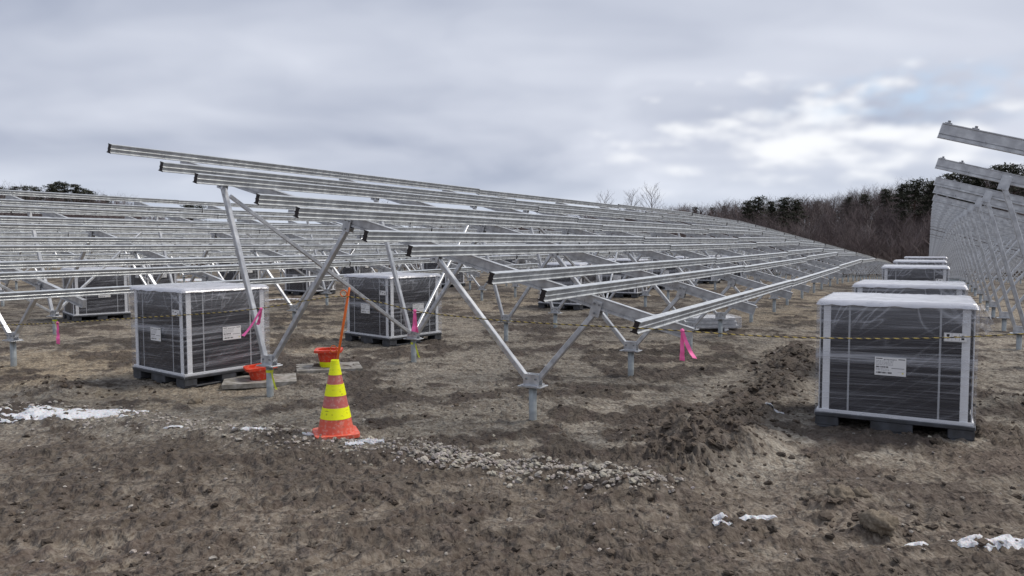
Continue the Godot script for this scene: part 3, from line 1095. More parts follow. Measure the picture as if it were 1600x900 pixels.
func hood_mesh() -> ArrayMesh:
	var n := FastNoiseLite.new()
	n.seed = 15
	n.frequency = 2.6
	n.fractal_octaves = 3
	var st := SurfaceTool.new()
	st.begin(Mesh.PRIMITIVE_TRIANGLES)
	st.set_smooth_group(0)
	var k := 36
	var f := func(i: int, j: int) -> Vector3:
		var u := (i / float(k) - 0.5) * 2.0
		var v := (j / float(k) - 0.5) * 2.0
		var e := maxf(absf(u), absf(v))
		var y := 1.194 + 0.006 * n.get_noise_2d(u * 2.0, v * 2.0)
		var x := u * (BL * 0.5 + 0.014)
		var z := v * (BW * 0.5 + 0.014)
		if e > 0.94:
			var d := (e - 0.94) / 0.06
			y -= d * (0.05 + 0.012 * n.get_noise_2d(u * 1.2 + 7.0, v * 1.2))
			x = clampf(x, -BL * 0.5 - 0.006, BL * 0.5 + 0.006) + 0.004 * n.get_noise_2d(v * 8.0, u)
			z = clampf(z, -BW * 0.5 - 0.006, BW * 0.5 + 0.006) + 0.004 * n.get_noise_2d(u * 8.0, v + 9.0)
		return Vector3(x, y, z)
	for i in k:
		for j in k:
			var ids := [[i, j], [i, j + 1], [i + 1, j + 1], [i + 1, j]]
			for a in [0, 2, 1, 0, 3, 2]:
				st.set_uv(Vector2(ids[a][0] / float(k) * 0.3, ids[a][1] / float(k)))
				st.add_vertex(f.call(ids[a][0], ids[a][1]))
	st.generate_normals()
	return st.commit()

func place_pallet(s: float, t: float, yaw: float, label: String, group: String) -> Node3D:
	var o: Node3D = pallet_proto.duplicate()
	o.name = numbered("wrapped_pallet")
	add_child(o)
	var p := at(s, 0, t)
	p.y = land(p.x, p.z) - 0.005
	o.transform = Transform3D(rows_basis * ground_turn(s - 0.6, 1.2) * Basis(Vector3.UP, deg_to_rad(yaw)), p)
	tag(o, label, "pallet", group)
	return o

func make_pallets() -> void:
	make_pallet_meshes()
	var aisle := "film wrapped pallets in the aisle beside the unfinished row"
	var near := place_pallet(7.35 + BL * 0.5, -0.25, 0.0, "film-wrapped panel pallet with a loose film flap, standing behind the sagging rope", aisle)
	place_pallet(10.5 + BL * 0.5, -0.2, -1.0, "second film-wrapped panel pallet in the aisle beside the unfinished row", aisle)
	place_pallet(17.9 + BL * 0.5, -0.25, 1.0, "third film-wrapped panel pallet in the aisle beside the unfinished row", aisle)
	place_pallet(22.8 + BL * 0.5, -0.2, 0.0, "fourth film-wrapped panel pallet in the aisle beside the unfinished row", aisle)
	place_pallet(29.0 + BL * 0.5, -0.1, 2.0, "farthest film-wrapped panel pallet in the aisle beside the unfinished row", aisle)
	# the loose flap of the nearest one
	var n := FastNoiseLite.new()
	n.seed = 4
	n.frequency = 6.0
	var st := SurfaceTool.new()
	st.begin(Mesh.PRIMITIVE_TRIANGLES)
	st.set_smooth_group(0)
	var f := func(i: int, j: int) -> Vector3:
		var u := i / 12.0
		var v := j / 12.0
		var out := v * (0.13 - 0.05 * absf(u - 0.45)) * (0.75 + 0.5 * n.get_noise_2d(u * 0.9, 3.0))
		return Vector3(-BL * 0.5 + 0.03 + 0.06 * v + 0.09 * n.get_noise_2d(u * 0.5, v * 0.7), 1.19 - 0.2 * u - 0.07 * v * v + 0.03 * n.get_noise_2d(u, v + 5.0), BW * 0.5 - 0.004 + out)
	for i in 12:
		for j in 12:
			var ids := [[i, j], [i, j + 1], [i + 1, j + 1], [i + 1, j]]
			for a in [0, 1, 2, 0, 2, 3]:
				st.set_uv(Vector2(ids[a][0] / 40.0, ids[a][1] / 40.0))
				st.add_vertex(f.call(ids[a][0], ids[a][1]))
	st.generate_normals()
	part("film_flap", st.commit(), clear_film(), near)
	var behind := "film wrapped pallets behind the first rack row"
	place_pallet(6.36, -8.22, -8.0, "film-wrapped panel pallet beside the traffic cone, with the rope across its front", behind)
	place_pallet(10.42, -8.3, -13.0, "film-wrapped panel pallet behind the leaning orange rod", behind)
	var k := 3
	for q in [[17.9, -8.3, -5], [22.4, -8.5, 3], [26.6, -8.2, -4], [31.5, -8.4, 0], [36.5, -8.3, 2]]:
		place_pallet(q[0], q[1], q[2], "film-wrapped panel pallet, %s along the aisle behind the first rack row" % ORDINAL[k - 1], behind)
		k += 1
	k = 1
	for q in [[10.3, -17.0, -20], [18.6, -18.4, -6], [24.0, -16.6, -3], [29.5, -16.7, 5]]:
		place_pallet(q[0], q[1], q[2], "film-wrapped panel pallet, %s along the aisle behind the second rack row" % ORDINAL[k - 1], "film wrapped pallets behind the second rack row")
		k += 1
	k = 1
	for q in [[17.2, -24.8, -8], [21.4, -25.2, 0], [28.0, -24.6, 4]]:
		place_pallet(q[0], q[1], q[2], "film-wrapped panel pallet, %s along the aisle behind the third rack row" % ORDINAL[k - 1], "film wrapped pallets behind the third rack row")
		k += 1
	pallet_proto.free()

# ---------------------------------------------------------------- cone, rope, tapes, slabs
const CONE := [["body", 0.03, 0.165, "cone_red"], ["band", 0.165, 0.266, "cone_yellow"], ["body", 0.266, 0.375, "cone_pink"], ["band", 0.375, 0.48, "cone_yellow"], ["body", 0.48, 0.565, "cone_pink"], ["band", 0.565, 0.66, "cone_yellow"]]

func cone_radius(y: float) -> float: return lerpf(0.152, 0.036, clampf((y - 0.03) / 0.63, 0, 1))

func make_cone(root: Node3D, red: String, collar: bool) -> void:
	var b := begin()
	# square foot with cut corners and a round opening
	var outer := []
	for c in [[1, 1], [-1, 1], [-1, -1], [1, -1]]:
		var cx: float = c[0] * 0.185
		var cz: float = c[1] * 0.185
		if c[0] * c[1] > 0:
			outer.append(Vector2(cx, cz - c[1] * 0.03)); outer.append(Vector2(cx - c[0] * 0.03, cz))
		else:
			outer.append(Vector2(cx - c[0] * 0.03, cz)); outer.append(Vector2(cx, cz - c[1] * 0.03))
	var n := 32
	var edge := func(a: float) -> Vector2:
		var d := Vector2(cos(a), sin(a))
		for i in 8:
			var hit = Geometry2D.segment_intersects_segment(Vector2.ZERO, d, outer[i], outer[(i + 1) % 8])
			if hit != null: return hit
		return d * 0.185
	for k in n:
		var a := TAU * k / n
		var a2 := TAU * (k + 1) / n
		var o0: Vector2 = edge.call(a)
		var o1: Vector2 = edge.call(a2)
		var i0 := Vector2(cos(a), sin(a)) * 0.145
		var i1 := Vector2(cos(a2), sin(a2)) * 0.145
		var h := 0.032
		quad(b, Vector3(o1.x, h, o1.y), Vector3(o0.x, h, o0.y), Vector3(i0.x, h, i0.y), Vector3(i1.x, h, i1.y))
		quad(b, Vector3(o0.x, 0, o0.y), Vector3(o1.x, 0, o1.y), Vector3(i1.x, 0, i1.y), Vector3(i0.x, 0, i0.y))
		quad(b, Vector3(o1.x, 0, o1.y), Vector3(o0.x, 0, o0.y), Vector3(o0.x, h, o0.y), Vector3(o1.x, h, o1.y))
		quad(b, Vector3(i0.x, 0, i0.y), Vector3(i1.x, 0, i1.y), Vector3(i1.x, h, i1.y), Vector3(i0.x, h, i0.y))
	part("foot", done(b), M[red], root)
	var outerp := []
	for c in CONE:
		var e := 0.0025 if c[0] == "band" else 0.0
		var r0 := cone_radius(c[1]) + e
		var r1 := cone_radius(c[2]) + e
		var mat: String = c[3]
		if red == "tub_red" and mat == "cone_red": mat = "tub_red"
		part(c[0], lathe([Vector2(r0 - 0.006, c[1]), Vector2(r0, c[1]), Vector2(r1, c[2]), Vector2(r1 - 0.006, c[2]), Vector2(r0 - 0.006, c[1])], 36), M[mat], root)
	part("collar", lathe([Vector2(0.036, 0.66), Vector2(0.038, 0.662), Vector2(0.034, 0.7), Vector2(0.028, 0.702), Vector2(0.026, 0.66), Vector2(0.036, 0.66)], 28), M.cone_yellow if collar else M[red], root)

func make_site_things() -> void:
	var p := on_ground(525, 688)
	var c := thing("traffic_cone", "faded red traffic cone with yellow bands standing on the gravel strip", "traffic cone", Transform3D(Basis(Vector3.UP, 0.35).scaled(Vector3(1.04, 0.95, 1.04)), Vector3(p.x, mud(p.x, p.z) + 0.012, p.z)))
	make_cone(c, "cone_red", true)
	# two more cones stuck upside down into the holes of concrete slabs
	var i := 0
	for d in [[407, 601, 0.5, 0.2, "red traffic cone upside down in the slab beside the rack pile", "grey concrete slab with the cone beside the rack pile", 0.1], [514, 581, 0.15, 0.27, "red traffic cone upside down in the slab behind the upright cone", "grey concrete slab holding the cone behind the upright cone", 0.0]]:
		var q := on_ground(d[0], d[1])
		var y := mud(q.x, q.z)
		var b := Basis(Vector3.UP, d[2])
		var sl := slab_mesh(0.86, 0.62, 0.125)
		var o := part("concrete_slab", sl, M.slab, self, Transform3D(Basis(Vector3.UP, 0.3), Vector3(q.x, y - 0.022, q.z)))
		tag(o, d[5], "slab")
		var cc := thing("inverted_cone", d[4], "traffic cone", Transform3D(b * Basis(Vector3(0, 0, 1), d[6]) * Basis(Vector3(1, 0, 0), PI), Vector3(q.x, y + d[3], q.z)))
		make_cone(cc, "tub_red", false)
	# orange rod with two rope rings, driven into the ground behind the cone
	var foot := on_ground(509, 652)
	var head := at_depth(546, 449, -foot.z)
	var rod := thing("rope_rod", "leaning orange steel rod with two rope rings behind the traffic cone", "rod", Transform3D(Basis.IDENTITY, foot))
	var st := begin()
	st.set_smooth_group(0)
	var top := head - foot
	add_tube(st, [Vector3(0, -0.12, 0) - top * 0.02, top * 0.99, top], [0.0125, 0.0125, 0.006], 10)
	part("shaft", done(st), M.orange, rod)
	for f in [0.955, 0.53]:
		var rs := begin()
		rs.set_smooth_group(0)
		var pts := []
		var rad := []
		for k in 17:
			var a := TAU * k / 16.0
			pts.append(top * f + Vector3(-0.045 + cos(a) * 0.032, sin(a) * 0.032, 0.012))
			rad.append(0.0055)
		add_tube(rs, pts, rad, 6)
		part("ring", done(rs), M.orange, rod)
	# black and yellow rope from off the left edge, over the rod's ring, past the rail end and on to the right
	var ring: Vector3 = foot + top * 0.955 + Vector3(-0.045, -0.03, 0.012)
	var way := [at_depth(-140, 512, 9.2), at_depth(0, 508, 8.8), at_depth(100, 504, 8.4), at_depth(210, 497, 8.1), at_depth(320, 490, 7.9), at_depth(405, 482, 7.7), at_depth(470, 471, 7.6), ring, at_depth(600, 474, 7.1), at_depth(648, 486, 6.9), at_depth(720, 495, 6.6), at_depth(800, 502, 6.3), at_depth(900, 508, 5.95), at_depth(985, 512, 5.62), at_depth(1065, 517, 5.55), at_depth(1170, 524, 5.65), at_depth(1275, 528, 5.7), at_depth(1400, 529, 5.7), at_depth(1520, 526, 5.6), at_depth(1700, 515, 5.4)]
	var curve := Curve3D.new()
	for k in way.size():
		var tang: Vector3 = (way[mini(k + 1, way.size() - 1)] - way[maxi(k - 1, 0)]) / 6.0
		curve.add_point(way[k], -tang, tang)
	var pts := []
	var rad := []
	var len_ := curve.get_baked_length()
	for k in int(len_ / 0.012):
		pts.append(curve.sample_baked(k * 0.012))
		rad.append(0.005)
	var rs := begin()
	var yel := Color(0.42, 0.32, 0.08)
	var blk := Color(0.018, 0.015, 0.015)
	add_tube(rs, pts, rad, 6, [yel, yel, yel, blk, blk, blk])
	tag(part("barrier_rope", done(rs), M.rope, self), "black and yellow twisted rope strung along the front of the racks", "rope")
	# pink flagging tape knotted on the rope
	for d in [[90, 505, 8.45, [[0.0, 0.24, 0.0], [0.012, 0.2, 0.02]], "pink flagging tape hanging beside the pile of the second row", 1], [408, 483, 7.68, [[-0.16, 0.27, 0.1], [-0.06, 0.17, -0.06]], "pink flagging tape blown sideways in front of the rack strut", 2], [648, 486, 6.88, [[0.015, 0.2, 0.0], [-0.01, 0.19, 0.02]], "pink flagging tape bunched at the pile behind the orange rod", 3], [1066, 517, 5.53, [[0.0, 0.225, 0.0], [0.085, 0.2, 0.04]], "pink flagging tape with two spread tails beside the lowest rail end", 4]]:
		var a := at_depth(d[0], d[1], d[2])
		var tape := thing("flagging_tape", d[4], "tape", Transform3D(Basis.IDENTITY, a), "pink flagging tapes on the rope")
		for tail in d[3]: part("tail", ribbon(Vector3(tail[0], -tail[1], tail[2]), 0.032, d[5]), M.pink, tape)
		var kn := begin()
		add_box(kn, Vector3(0, 0, 0), Vector3(0.03, 0.032, 0.03), Basis(Vector3(1, 1, 0).normalized(), 0.5), 0.01)
		part("knot", done(kn), M.pink, tape)
	# lime tape round three piles
	for d in [[5.1, -4.9, 1.0, "lime tape tied round the pile by the slab with the cone"], [5.1, -4.9, 3.7, "lime tape tied round the pile behind the orange rod"], [4.5, -13.0, 3.7, "lime tape tied round the pile beside the hanging pink tape"]]:
		var q := at(d[0] + d[2] - 1.6 * SKEW, 0, d[1] - 1.6)
		q.y = field_height(d[0] + d[2])
		var tape := thing("pile_tape", d[3], "tape", Transform3D(Basis.IDENTITY, q + Vector3(0, 0.27, 0)), "lime tapes on piles")
		part("loop", lathe([Vector2(0.0395, -0.016), Vector2(0.041, -0.016), Vector2(0.041, 0.016), Vector2(0.0395, 0.016), Vector2(0.0395, -0.016)], 16), M.lime, tape)
		part("tail", ribbon(Vector3(0.06, -0.2, 0.02), 0.024, 7), M.lime, tape, Transform3D(Basis.IDENTITY, Vector3(0.03, 0, 0.035)))
	# a bundle of spare rails left on the ground under the first row
	var bp := at(14.4, 0, -3.95)
	bp.y = land(bp.x, bp.z)
	var bundle := thing("rail_bundle", "film-wrapped bundle of spare aluminium rails on the ground under the first row", "bundle", Transform3D(Basis(Vector3.UP, 0.08), bp))
	for l in 3:
		for k in 5:
			part("spare_rail", box(Vector3(1.5 - 0.06 * l, 0.06, 0.085), Vector3(0.03 * (k % 2), 0.09 + l * 0.075, (k - 2) * 0.12), 0.006), M.alu, bundle)
	for x in [-0.5, 0.5]:
		part("bearer", box(Vector3(0.08, 0.06, 0.66), Vector3(x, 0.025, 0), 0.004), M.board, bundle)
	var hood := box(Vector3(1.6, 0.24, 0.68), Vector3(0, 0.175, 0), 0.03)
	part("film", hood, clear_film(), bundle)

func clear_film() -> StandardMaterial3D:
	var m := StandardMaterial3D.new()
	m.transparency = BaseMaterial3D.TRANSPARENCY_ALPHA
	m.albedo_color = Color(0.86, 0.87, 0.9, 0.3)
	m.roughness = 0.3
	return m

func slab_mesh(w: float, d: float, hole: float) -> ArrayMesh:
	var st := begin()
	var n := 40
	var h := 0.055
	var edge := func(a: float) -> Vector2:
		var v := Vector2(cos(a), sin(a))
		return v * minf(w * 0.5 / maxf(1e-5, absf(v.x)), d * 0.5 / maxf(1e-5, absf(v.y)))
	var angles := []
	for k in n: angles.append(TAU * k / n)
	var ca := atan2(d, w)
	for a in [ca, PI - ca, PI + ca, TAU - ca]: angles.append(a)
	angles.sort()
	for k in angles.size():
		var a: float = angles[k]
		var b: float = angles[(k + 1) % angles.size()]
		var o0: Vector2 = edge.call(a)
		var o1: Vector2 = edge.call(b)
		var i0 := Vector2(cos(a), sin(a)) * hole
		var i1 := Vector2(cos(b), sin(b)) * hole
		quad(st, Vector3(o1.x, h, o1.y), Vector3(o0.x, h, o0.y), Vector3(i0.x, h, i0.y), Vector3(i1.x, h, i1.y))
		quad(st, Vector3(o0.x, 0, o0.y), Vector3(o1.x, 0, o1.y), Vector3(i1.x, 0, i1.y), Vector3(i0.x, 0, i0.y))
		quad(st, Vector3(o1.x, 0, o1.y), Vector3(o0.x, 0, o0.y), Vector3(o0.x, h, o0.y), Vector3(o1.x, h, o1.y))
		quad(st, Vector3(i0.x, 0, i0.y), Vector3(i1.x, 0, i1.y), Vector3(i1.x, h, i1.y), Vector3(i0.x, h, i0.y))
	return done(st)

func ribbon(to: Vector3, width: float, seed_: int) -> ArrayMesh:
	var st := SurfaceTool.new()
	st.begin(Mesh.PRIMITIVE_TRIANGLES)
	st.set_smooth_group(0)
	var n := FastNoiseLite.new()
	n.seed = seed_
	n.frequency = 2.0
	var last := []
	for i in 9:
		var f := i / 8.0
		var c := to * f + Vector3(0, -0.02 * sin(f * PI), 0.025 * n.get_noise_2d(f, to.x * 9.0))
		var tw := 0.7 * n.get_noise_2d(f * 0.7 + 5.0, to.z * 5.0)
		var side := Vector3(cos(tw), 0.25 * sin(f * 4.0), sin(tw)).normalized() * width * lerpf(0.35, 0.62, f)
		var now := [c - side, c + side]
		if last:
			quad(st, last[0], now[0], now[1], last[1])
			quad(st, last[1] + Vector3(0, 0, -0.0008), now[1] + Vector3(0, 0, -0.0008), now[0] + Vector3(0, 0, -0.0008), last[0] + Vector3(0, 0, -0.0008))
		last = now
	st.generate_normals()
	return st.commit()

# ---------------------------------------------------------------- woods
func twig(st: SurfaceTool, a: Vector3, b: Vector3, ra: float, rb: float) -> void:
	var d := (b - a).normalized()
	var x := d.cross(Vector3(0.31, 0.2, 0.93)).normalized()
	var y := d.cross(x)
	var p := []
	for k in 3:
		var w := TAU * k / 3.0
		p.append(a + (x * cos(w) + y * sin(w)) * ra)
		p.append(b + (x * cos(w) + y * sin(w)) * rb)
	for k in 3:
		var j := (k + 1) % 3
		quad(st, p[k * 2], p[j * 2], p[j * 2 + 1], p[k * 2 + 1])

func grow(st: SurfaceTool, r: RandomNumberGenerator, a: Vector3, dir: Vector3, length: float, radius: float, level: int) -> void:
	var bend := dir + Vector3(r.randf_range(-0.18, 0.18), 0.08, r.randf_range(-0.18, 0.18))
	var m := a + dir * length * 0.5
	var b := m + bend.normalized() * length * 0.5
	twig(st, a, m, radius, radius * 0.78)
	twig(st, m, b, radius * 0.78, radius * 0.45)
	if level == 0: return
	var n := 6 if level == 3 else 5 if level == 2 else 4
	for i in n:
		var f := lerpf(0.42 if level == 3 else 0.25, 1.0, (i + r.randf() * 0.8) / n)
		var base := a.lerp(m, f * 2.0) if f < 0.5 else m.lerp(b, f * 2.0 - 1.0)
		var az := r.randf() * TAU
		var side := Vector3(cos(az), 0, sin(az))
		var open := r.randf_range(0.45, 0.95)
		var nd := (dir * (1.0 - open * 0.4) + side * open + Vector3.UP * 0.25).normalized()
		grow(st, r, base, nd, length * r.randf_range(0.42, 0.6), radius * 0.42, level - 1)

func bare_tree(seed_: int, height: float, thick := 1.0) -> ArrayMesh:
	var r := RandomNumberGenerator.new()
	r.seed = seed_
	var st := begin()
	st.set_color(Color.WHITE)
	grow(st, r, Vector3(0, -0.3, 0), Vector3(r.randf_range(-0.06, 0.06), 1, r.randf_range(-0.06, 0.06)).normalized(), height * 0.72, height * 0.014 * thick, 3)
	return done(st)

func pine_parts(seed_: int, height: float, broad: float) -> Array:
	var r := RandomNumberGenerator.new()
	r.seed = seed_
	var trunk := begin()
	trunk.set_smooth_group(0)
	trunk.set_color(Color(0.075, 0.048, 0.036))
	var lean := Vector3(r.randf_range(-0.06, 0.06), 0, r.randf_range(-0.06, 0.06))
	var spine := []
	var rad := []
	for i in 6:
		var f := i / 5.0
		spine.append(Vector3(sin(f * 3.0) * 0.25, f * height * 0.95, cos(f * 2.5) * 0.2 - 0.2) + lean * f * height)
		rad.append(lerpf(0.022, 0.006, f) * height)
	add_tube(trunk, spine, rad, 7)
	var crown := begin()
	crown.set_color(Color(0.034, 0.036, 0.022))
	var clumps := 17
	for i in clumps:
		var f := lerpf(0.42, 1.0, i / float(clumps - 1))
		var k := f * 5.0
		var c: Vector3 = spine[mini(int(k), 4)].lerp(spine[mini(int(k) + 1, 5)], k - int(k))
		var reach := broad * height * (1.05 - f) * r.randf_range(0.35, 0.8) + 0.02 * height
		var az := i * 2.4 + r.randf()
		var tip := c + Vector3(cos(az), 0.12, sin(az)) * reach
		add_tube(trunk, [c, tip], [0.006 * height, 0.003 * height], 4)
		var size := height * lerpf(0.15, 0.09, f) * r.randf_range(0.8, 1.25)
		for q in 100:
			var d := Vector3(r.randfn(0, 0.5), r.randfn(0, 0.13), r.randfn(0, 0.5)) * size
			if d.length() > size * 1.3: continue
			var o := tip.lerp(c, r.randf() * 0.5) + d
			var e := height * 0.028
			var x := Vector3(r.randf_range(-1, 1), r.randf_range(-0.5, 0.7), r.randf_range(-1, 1)).normalized() * e
			var y := Vector3(r.randf_range(-1, 1), r.randf_range(-0.4, 0.6), r.randf_range(-1, 1)).normalized() * e * 0.7
			tri(crown, o - x, o + y, o + x * 0.8)
	return [done(trunk), done(crown)]

func bearing(px: float) -> float: return rad_to_deg(atan((px - 800.0) / FOCAL))

func spot(px: float, dist: float) -> Vector3:
	var a := deg_to_rad(bearing(px))
	var x := sin(a) * dist
	var z := -cos(a) * dist
	return Vector3(x, land(x, z), z)

func tree_height(px: float, py: float, p: Vector3) -> float:   # a tree at p whose top stands at this pixel
	var d := ray(px, py)
	return EYE + d.y / Vector2(d.x, d.z).length() * Vector2(p.x, p.z).length() - p.y

func make_woods() -> void:
	var kinds := []
	for i in 5: kinds.append(bare_tree(100 + i, 9.0, 1.0))
	var lists := [[], [], [], [], []]
	var n := 0
	while n < 4200:
		var az := rng.randf_range(-39.0, 39.0)
		var dist := 110.0 + 72.0 * rng.randf()
		if az > -27.0 and az < -6.0 and rng.randf() < 0.4: continue
		if az < 8.0 and rng.randf() < 0.25: continue
		var a := deg_to_rad(az)
		var p := Vector3(sin(a) * dist, 0, -cos(a) * dist)
		p.y = land(p.x, p.z) - 0.2
		var size := rng.randf_range(0.42, 0.78)
		if az > -27.0 and az < -6.0: size *= 0.75
		var g := rng.randf_range(0.75, 1.35)
		var c := Color(0.125 * g, 0.098 * g, 0.095 * g)
		if rng.randf() < 0.06: c = Color(0.27, 0.245, 0.235)
		lists[n % 5].append([Transform3D(Basis(Vector3.UP, rng.randf() * TAU).scaled(Vector3(size, size, size)), p), c])
		n += 1
	for i in 5: scatter("bare_woodland", kinds[i], M.bark, lists[i], "brown leafless wood covering the hill behind the racks", "woodland")
	# undergrowth closing the wood near the ground
	var brush := bare_tree(211, 3.2, 1.6)
	var low := []
	for i in 2600:
		var a := deg_to_rad(rng.randf_range(-39.0, 39.0))
		var dist := 107.0 + 66.0 * rng.randf()
		var p := Vector3(sin(a) * dist, 0, -cos(a) * dist)
		p.y = land(p.x, p.z) - 0.2
		var g := rng.randf_range(0.6, 1.3)
		low.append([Transform3D(Basis(Vector3.UP, rng.randf() * TAU).scaled(Vector3(1.5, 1.1, 1.5) * rng.randf_range(0.7, 1.2)), p), Color(0.1 * g, 0.077 * g, 0.07 * g)])
	scatter("undergrowth", brush, M.bark, low, "low brown scrub at the foot of the wooded hill", "scrub")
	# pines that stand out of the wood, each where its top shows
	var forms := [pine_parts(7, 10.0, 0.42), pine_parts(8, 10.0, 0.5), pine_parts(9, 10.0, 0.34)]
	var i := 0
	for d in [[1085, 321, 168], [1112, 322, 170], [1135, 319, 168], [1166, 309, 139], [1182, 303, 137], [1202, 310, 140], [1222, 304, 138], [1242, 307, 139], [1272, 312, 168], [1322, 305, 150], [1350, 300, 148], [1385, 291, 146], [1406, 283, 136], [1428, 275, 133], [1448, 278, 135], [1484, 266, 136], [1505, 260, 134], [1530, 263, 136], [1560, 252, 134], [1580, 249, 133], [1602, 261, 135]]:
		pine(d, forms[i % 3], "dark pine standing out of the wood behind the wrapped pallets", "pines on the hill behind the pallets")
		i += 1
	for d in [[-20, 291, 150], [4, 289, 150], [24, 288, 152], [42, 287, 155], [60, 288, 150], [76, 283, 148], [90, 280, 150], [106, 281, 152], [120, 283, 150], [136, 291, 155], [146, 294, 150]]:
		pine(d, forms[i % 3], "dark pine of the clump above the top rail of the second row", "pines of the clump behind the second row")
		i += 1
	for d in [[287, 315, 170], [301, 316, 172], [314, 317, 170], [172, 301, 175]]:
		pine(d, forms[i % 3], "small lone pine on the skyline behind the second row", "lone pines on the low skyline")
		i += 1
	# bare trees against the sky
	for d in [[944, 299, 165, 71, "slim leafless tree on the skyline, standing apart"], [986, 296, 160, 72, "pale leafless tree on the skyline beside the tallest one"], [1017, 287, 158, 73, "tallest pale leafless tree on the skyline"], [1127, 313, 150, 74, "pale leafless tree left of the pines on the hill"], [1310, 345, 124, 75, "pale leafless tree in front of the brown wood"], [1344, 352, 122, 76, "slender pale birch-like tree in front of the brown wood"], [1270, 350, 124, 77, "grey leafless tree in front of the brown wood"], [600, 313, 160, 78, "rounded leafless tree in the gap below the upper rails"]]:
		var p := spot(d[0], d[2])
		var h := tree_height(d[0], d[1], p)
		var t := thing("bare_tree", d[4], "tree", Transform3D(Basis.IDENTITY, p))
		var m := paint(Color(0.17, 0.15, 0.15), 0.95)
		var r := RandomNumberGenerator.new()
		r.seed = d[3]
		var tr := begin()
		var hh: float = h / 0.98
		add_tube(tr, [Vector3(0, -0.3, 0), Vector3(0.05, hh * 0.3, 0), Vector3(0, hh * 0.55, 0.06), Vector3(0.04, hh * 0.8, 0)], [hh * 0.013, hh * 0.01, hh * 0.007, hh * 0.003], 6)
		part("trunk", done(tr), m, t)
		var cr := begin()
		for k in 11:
			var f := lerpf(0.32, 0.79, k / 10.0)
			var az := k * 2.4 + r.randf()
			grow(cr, r, Vector3(0, hh * f, 0.03), Vector3(cos(az) * 0.6, 0.85, sin(az) * 0.6).normalized(), hh * lerpf(0.34, 0.2, k / 10.0), hh * 0.0045, 2)
		part("crown", done(cr), m, t)

func pine(d: Array, form: Array, label: String, group: String) -> void:
	var p := spot(d[0], d[2])
	var h := tree_height(d[0], d[1], p)
	var t := thing("pine_tree", label, "tree", Transform3D(Basis(Vector3.UP, rng.randf() * TAU).scaled(Vector3.ONE * h / 10.0), p), group)
	part("trunk", form[0], M.bark, t)
	part("crown", form[1], M.needles, t)

# ---------------------------------------------------------------- sky
func sky_picture() -> Image:
	var w := 1600
	var h := 800
	var n := FastNoiseLite.new()
	n.seed = 19
	n.frequency = 1.0
	n.fractal_octaves = 5
	n.fractal_gain = 0.52
	var im := Image.create(w, h, false, Image.FORMAT_RGBF)
	var dim := Color(0.566, 0.588, 0.642).srgb_to_linear()
	var pale := Color(0.7, 0.714, 0.75).srgb_to_linear()
	var white := Color(0.785, 0.79, 0.8).srgb_to_linear()
	var blue := Color(0.59, 0.66, 0.74).srgb_to_linear()
	var ground := Color(0.12, 0.1, 0.08)
	for y in h:
		var el := PI * (0.5 - (y + 0.5) / h)
		if el < -0.06:
			for x in w: im.set_pixel(x, y, ground)
			continue
		var up := maxf(sin(el), 0.0)
		for x in w:
			var az := wrapf(TAU * (x + 0.5) / w, -PI, PI)        # a panorama begins straight ahead
			# clouds lie on a layer overhead: they flatten towards the horizon
			var d := 1.0 / (up + 0.16)
			var cx := sin(az) * d
			var cz := cos(az) * d
			var big := n.get_noise_2d(cx * 0.2 + 3.0, cz * 0.24)
			var soft := n.get_noise_2d(cx * 0.5 + cz * 0.12 + big * 0.8, cz * 0.7 + 20.0)
			var wisps := n.get_noise_2d(cx * 1.7 + 50.0 + big, cz * 1.5 + soft * 0.5)
			var side := clampf(0.42 + 0.5 * sin(az - 0.05), 0.0, 1.0)          # the cloud is thinner towards the right, where the light is
			var k := 0.1 + 0.7 * side + 0.78 * soft + 0.5 * big + 0.2 * wisps
			var c := dim.lerp(pale, clampf(k, -0.25, 1.1))
			# the break in the cloud low on the right
			var a := rad_to_deg(az)
			var e := rad_to_deg(el)
			var gap := exp(-pow((a - 23.0) / 8.5, 2.0) - pow((e - 7.6) / 2.4, 2.0))
			if gap > 0.01:
				var puffs := n.get_noise_2d(a * 0.13 + 7.0, e * 0.45 + a * 0.03)
				c = c.lerp(white, smoothstep(0.12, 0.9, gap * 0.85 + puffs * 0.95) * 0.95)
			var hole := exp(-pow((a - 29.0) / 6.5, 2.0) - pow((e - 10.3) / 1.5, 2.0))
			if hole > 0.01: c = c.lerp(blue, clampf(hole * (0.35 - 1.3 * n.get_noise_2d(a * 0.3 + 30.0, e * 0.7)), 0.0, 0.8))
			c = c.lerp(Color(0.4, 0.45, 0.52), 0.35 * exp(-pow((e - 1.5) / 3.5, 2.0)))
			im.set_pixel(x, y, c)
	return im

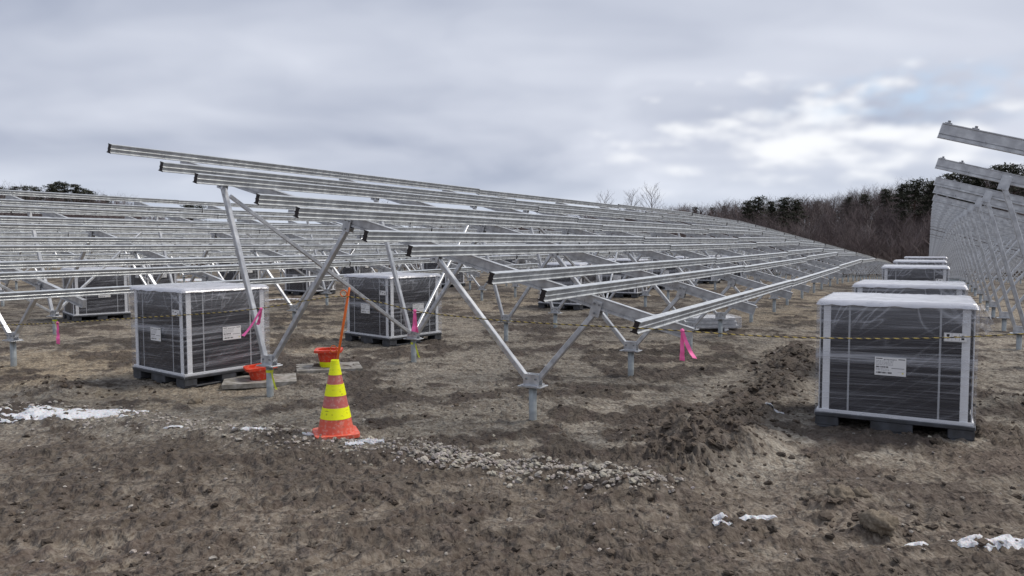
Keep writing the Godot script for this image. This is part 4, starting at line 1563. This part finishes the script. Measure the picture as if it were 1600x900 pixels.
func _ready() -> void:
	rng.seed = 2024
	# camera
	var cam := Camera3D.new()
	cam.name = "camera"
	cam.position = Vector3(0, EYE, 0)
	cam.rotation.x = -pitch
	cam.fov = rad_to_deg(2.0 * atan(450.0 / FOCAL))
	cam.near = 0.05
	cam.far = 1200.0
	add_child(cam)
	cam.current = true
	# sky
	var env := Environment.new()
	env.background_mode = Environment.BG_SKY
	var sky := Sky.new()
	var pano := PanoramaSkyMaterial.new()
	pano.panorama = ImageTexture.create_from_image(sky_picture())
	sky.sky_material = pano
	env.sky = sky
	env.tonemap_mode = Environment.TONE_MAPPER_LINEAR
	env.tonemap_exposure = 1.75
	env.sdfgi_enabled = true
	env.ssao_enabled = true
	env.ssil_enabled = true
	var we := WorldEnvironment.new()
	we.environment = env
	add_child(we)
	# the sun, veiled by cloud, to the right and a little behind the camera
	var sun := DirectionalLight3D.new()
	sun.name = "sun"
	sun.light_energy = 0.5
	sun.light_angular_distance = 18.0
	sun.light_color = Color(1.0, 0.97, 0.93)
	sun.shadow_enabled = true
	add_child(sun)
	sun.look_at_from_position(Vector3(10, 14, -3), Vector3.ZERO)
	n_low.seed = 1; n_low.frequency = 0.33; n_low.fractal_octaves = 3
	n_mid.seed = 2; n_mid.frequency = 1.1; n_mid.fractal_octaves = 4
	n_fine.seed = 3; n_fine.frequency = 4.5; n_fine.fractal_octaves = 4; n_fine.fractal_gain = 0.6
	n_clod.seed = 4; n_clod.frequency = 7.0; n_clod.noise_type = FastNoiseLite.TYPE_CELLULAR; n_clod.fractal_type = FastNoiseLite.FRACTAL_NONE
	n_clod.cellular_return_type = FastNoiseLite.RETURN_DISTANCE
	var t0 := Time.get_ticks_msec()
	make_materials()
	print("materials ", Time.get_ticks_msec() - t0)
	make_ground()
	print("ground ", Time.get_ticks_msec() - t0)
	make_woods()
	print("woods ", Time.get_ticks_msec() - t0)
	make_racks()
	make_pallets()
	make_site_things()
	print("things ", Time.get_ticks_msec() - t0)
	make_litter()
	snow(108, 656, 1.4, 0.46, 0.05, "long patch of crusted snow lying on the gravel strip", 1)
	snow(572, 704, 0.34, 0.12, 0.2, "small snow patch just in front of the traffic cone", 2)
	snow(500, 690, 0.34, 0.08, 0.0, "sliver of snow against the foot of the traffic cone", 3)
	snow(1165, 813, 0.46, 0.05, 0.2, "thin streak of snow between the road and the spoil heap", 4)
	snow(1130, 827, 0.14, 0.06, 0.35, "scrap of snow beside the thin snow streak", 5)
	snow(1575, 860, 1.2, 0.12, 0.02, "snow patch on the road below the wrapped pallet with the loose flap", 6)
	snow(390, 683, 0.3, 0.09, 0.0, "snow scrap among gravel between the long snow patch and the cone", 7)
	snow(268, 677, 0.22, 0.06, 0.0, "snow scrap among gravel beside the long snow patch", 8)
	snow(1205, 656, 0.26, 0.07, 0.1, "snow scraps caught in the spoil ridge", 9)
	snow(445, 474, 1.1, 0.5, 0.0, "snow patch beside the pallet behind the second row", 10)
	snow(300, 443, 5.5, 2.2, 0.0, "broad snow patch between the second and third rack rows", 11)
	print("all ", Time.get_ticks_msec() - t0)
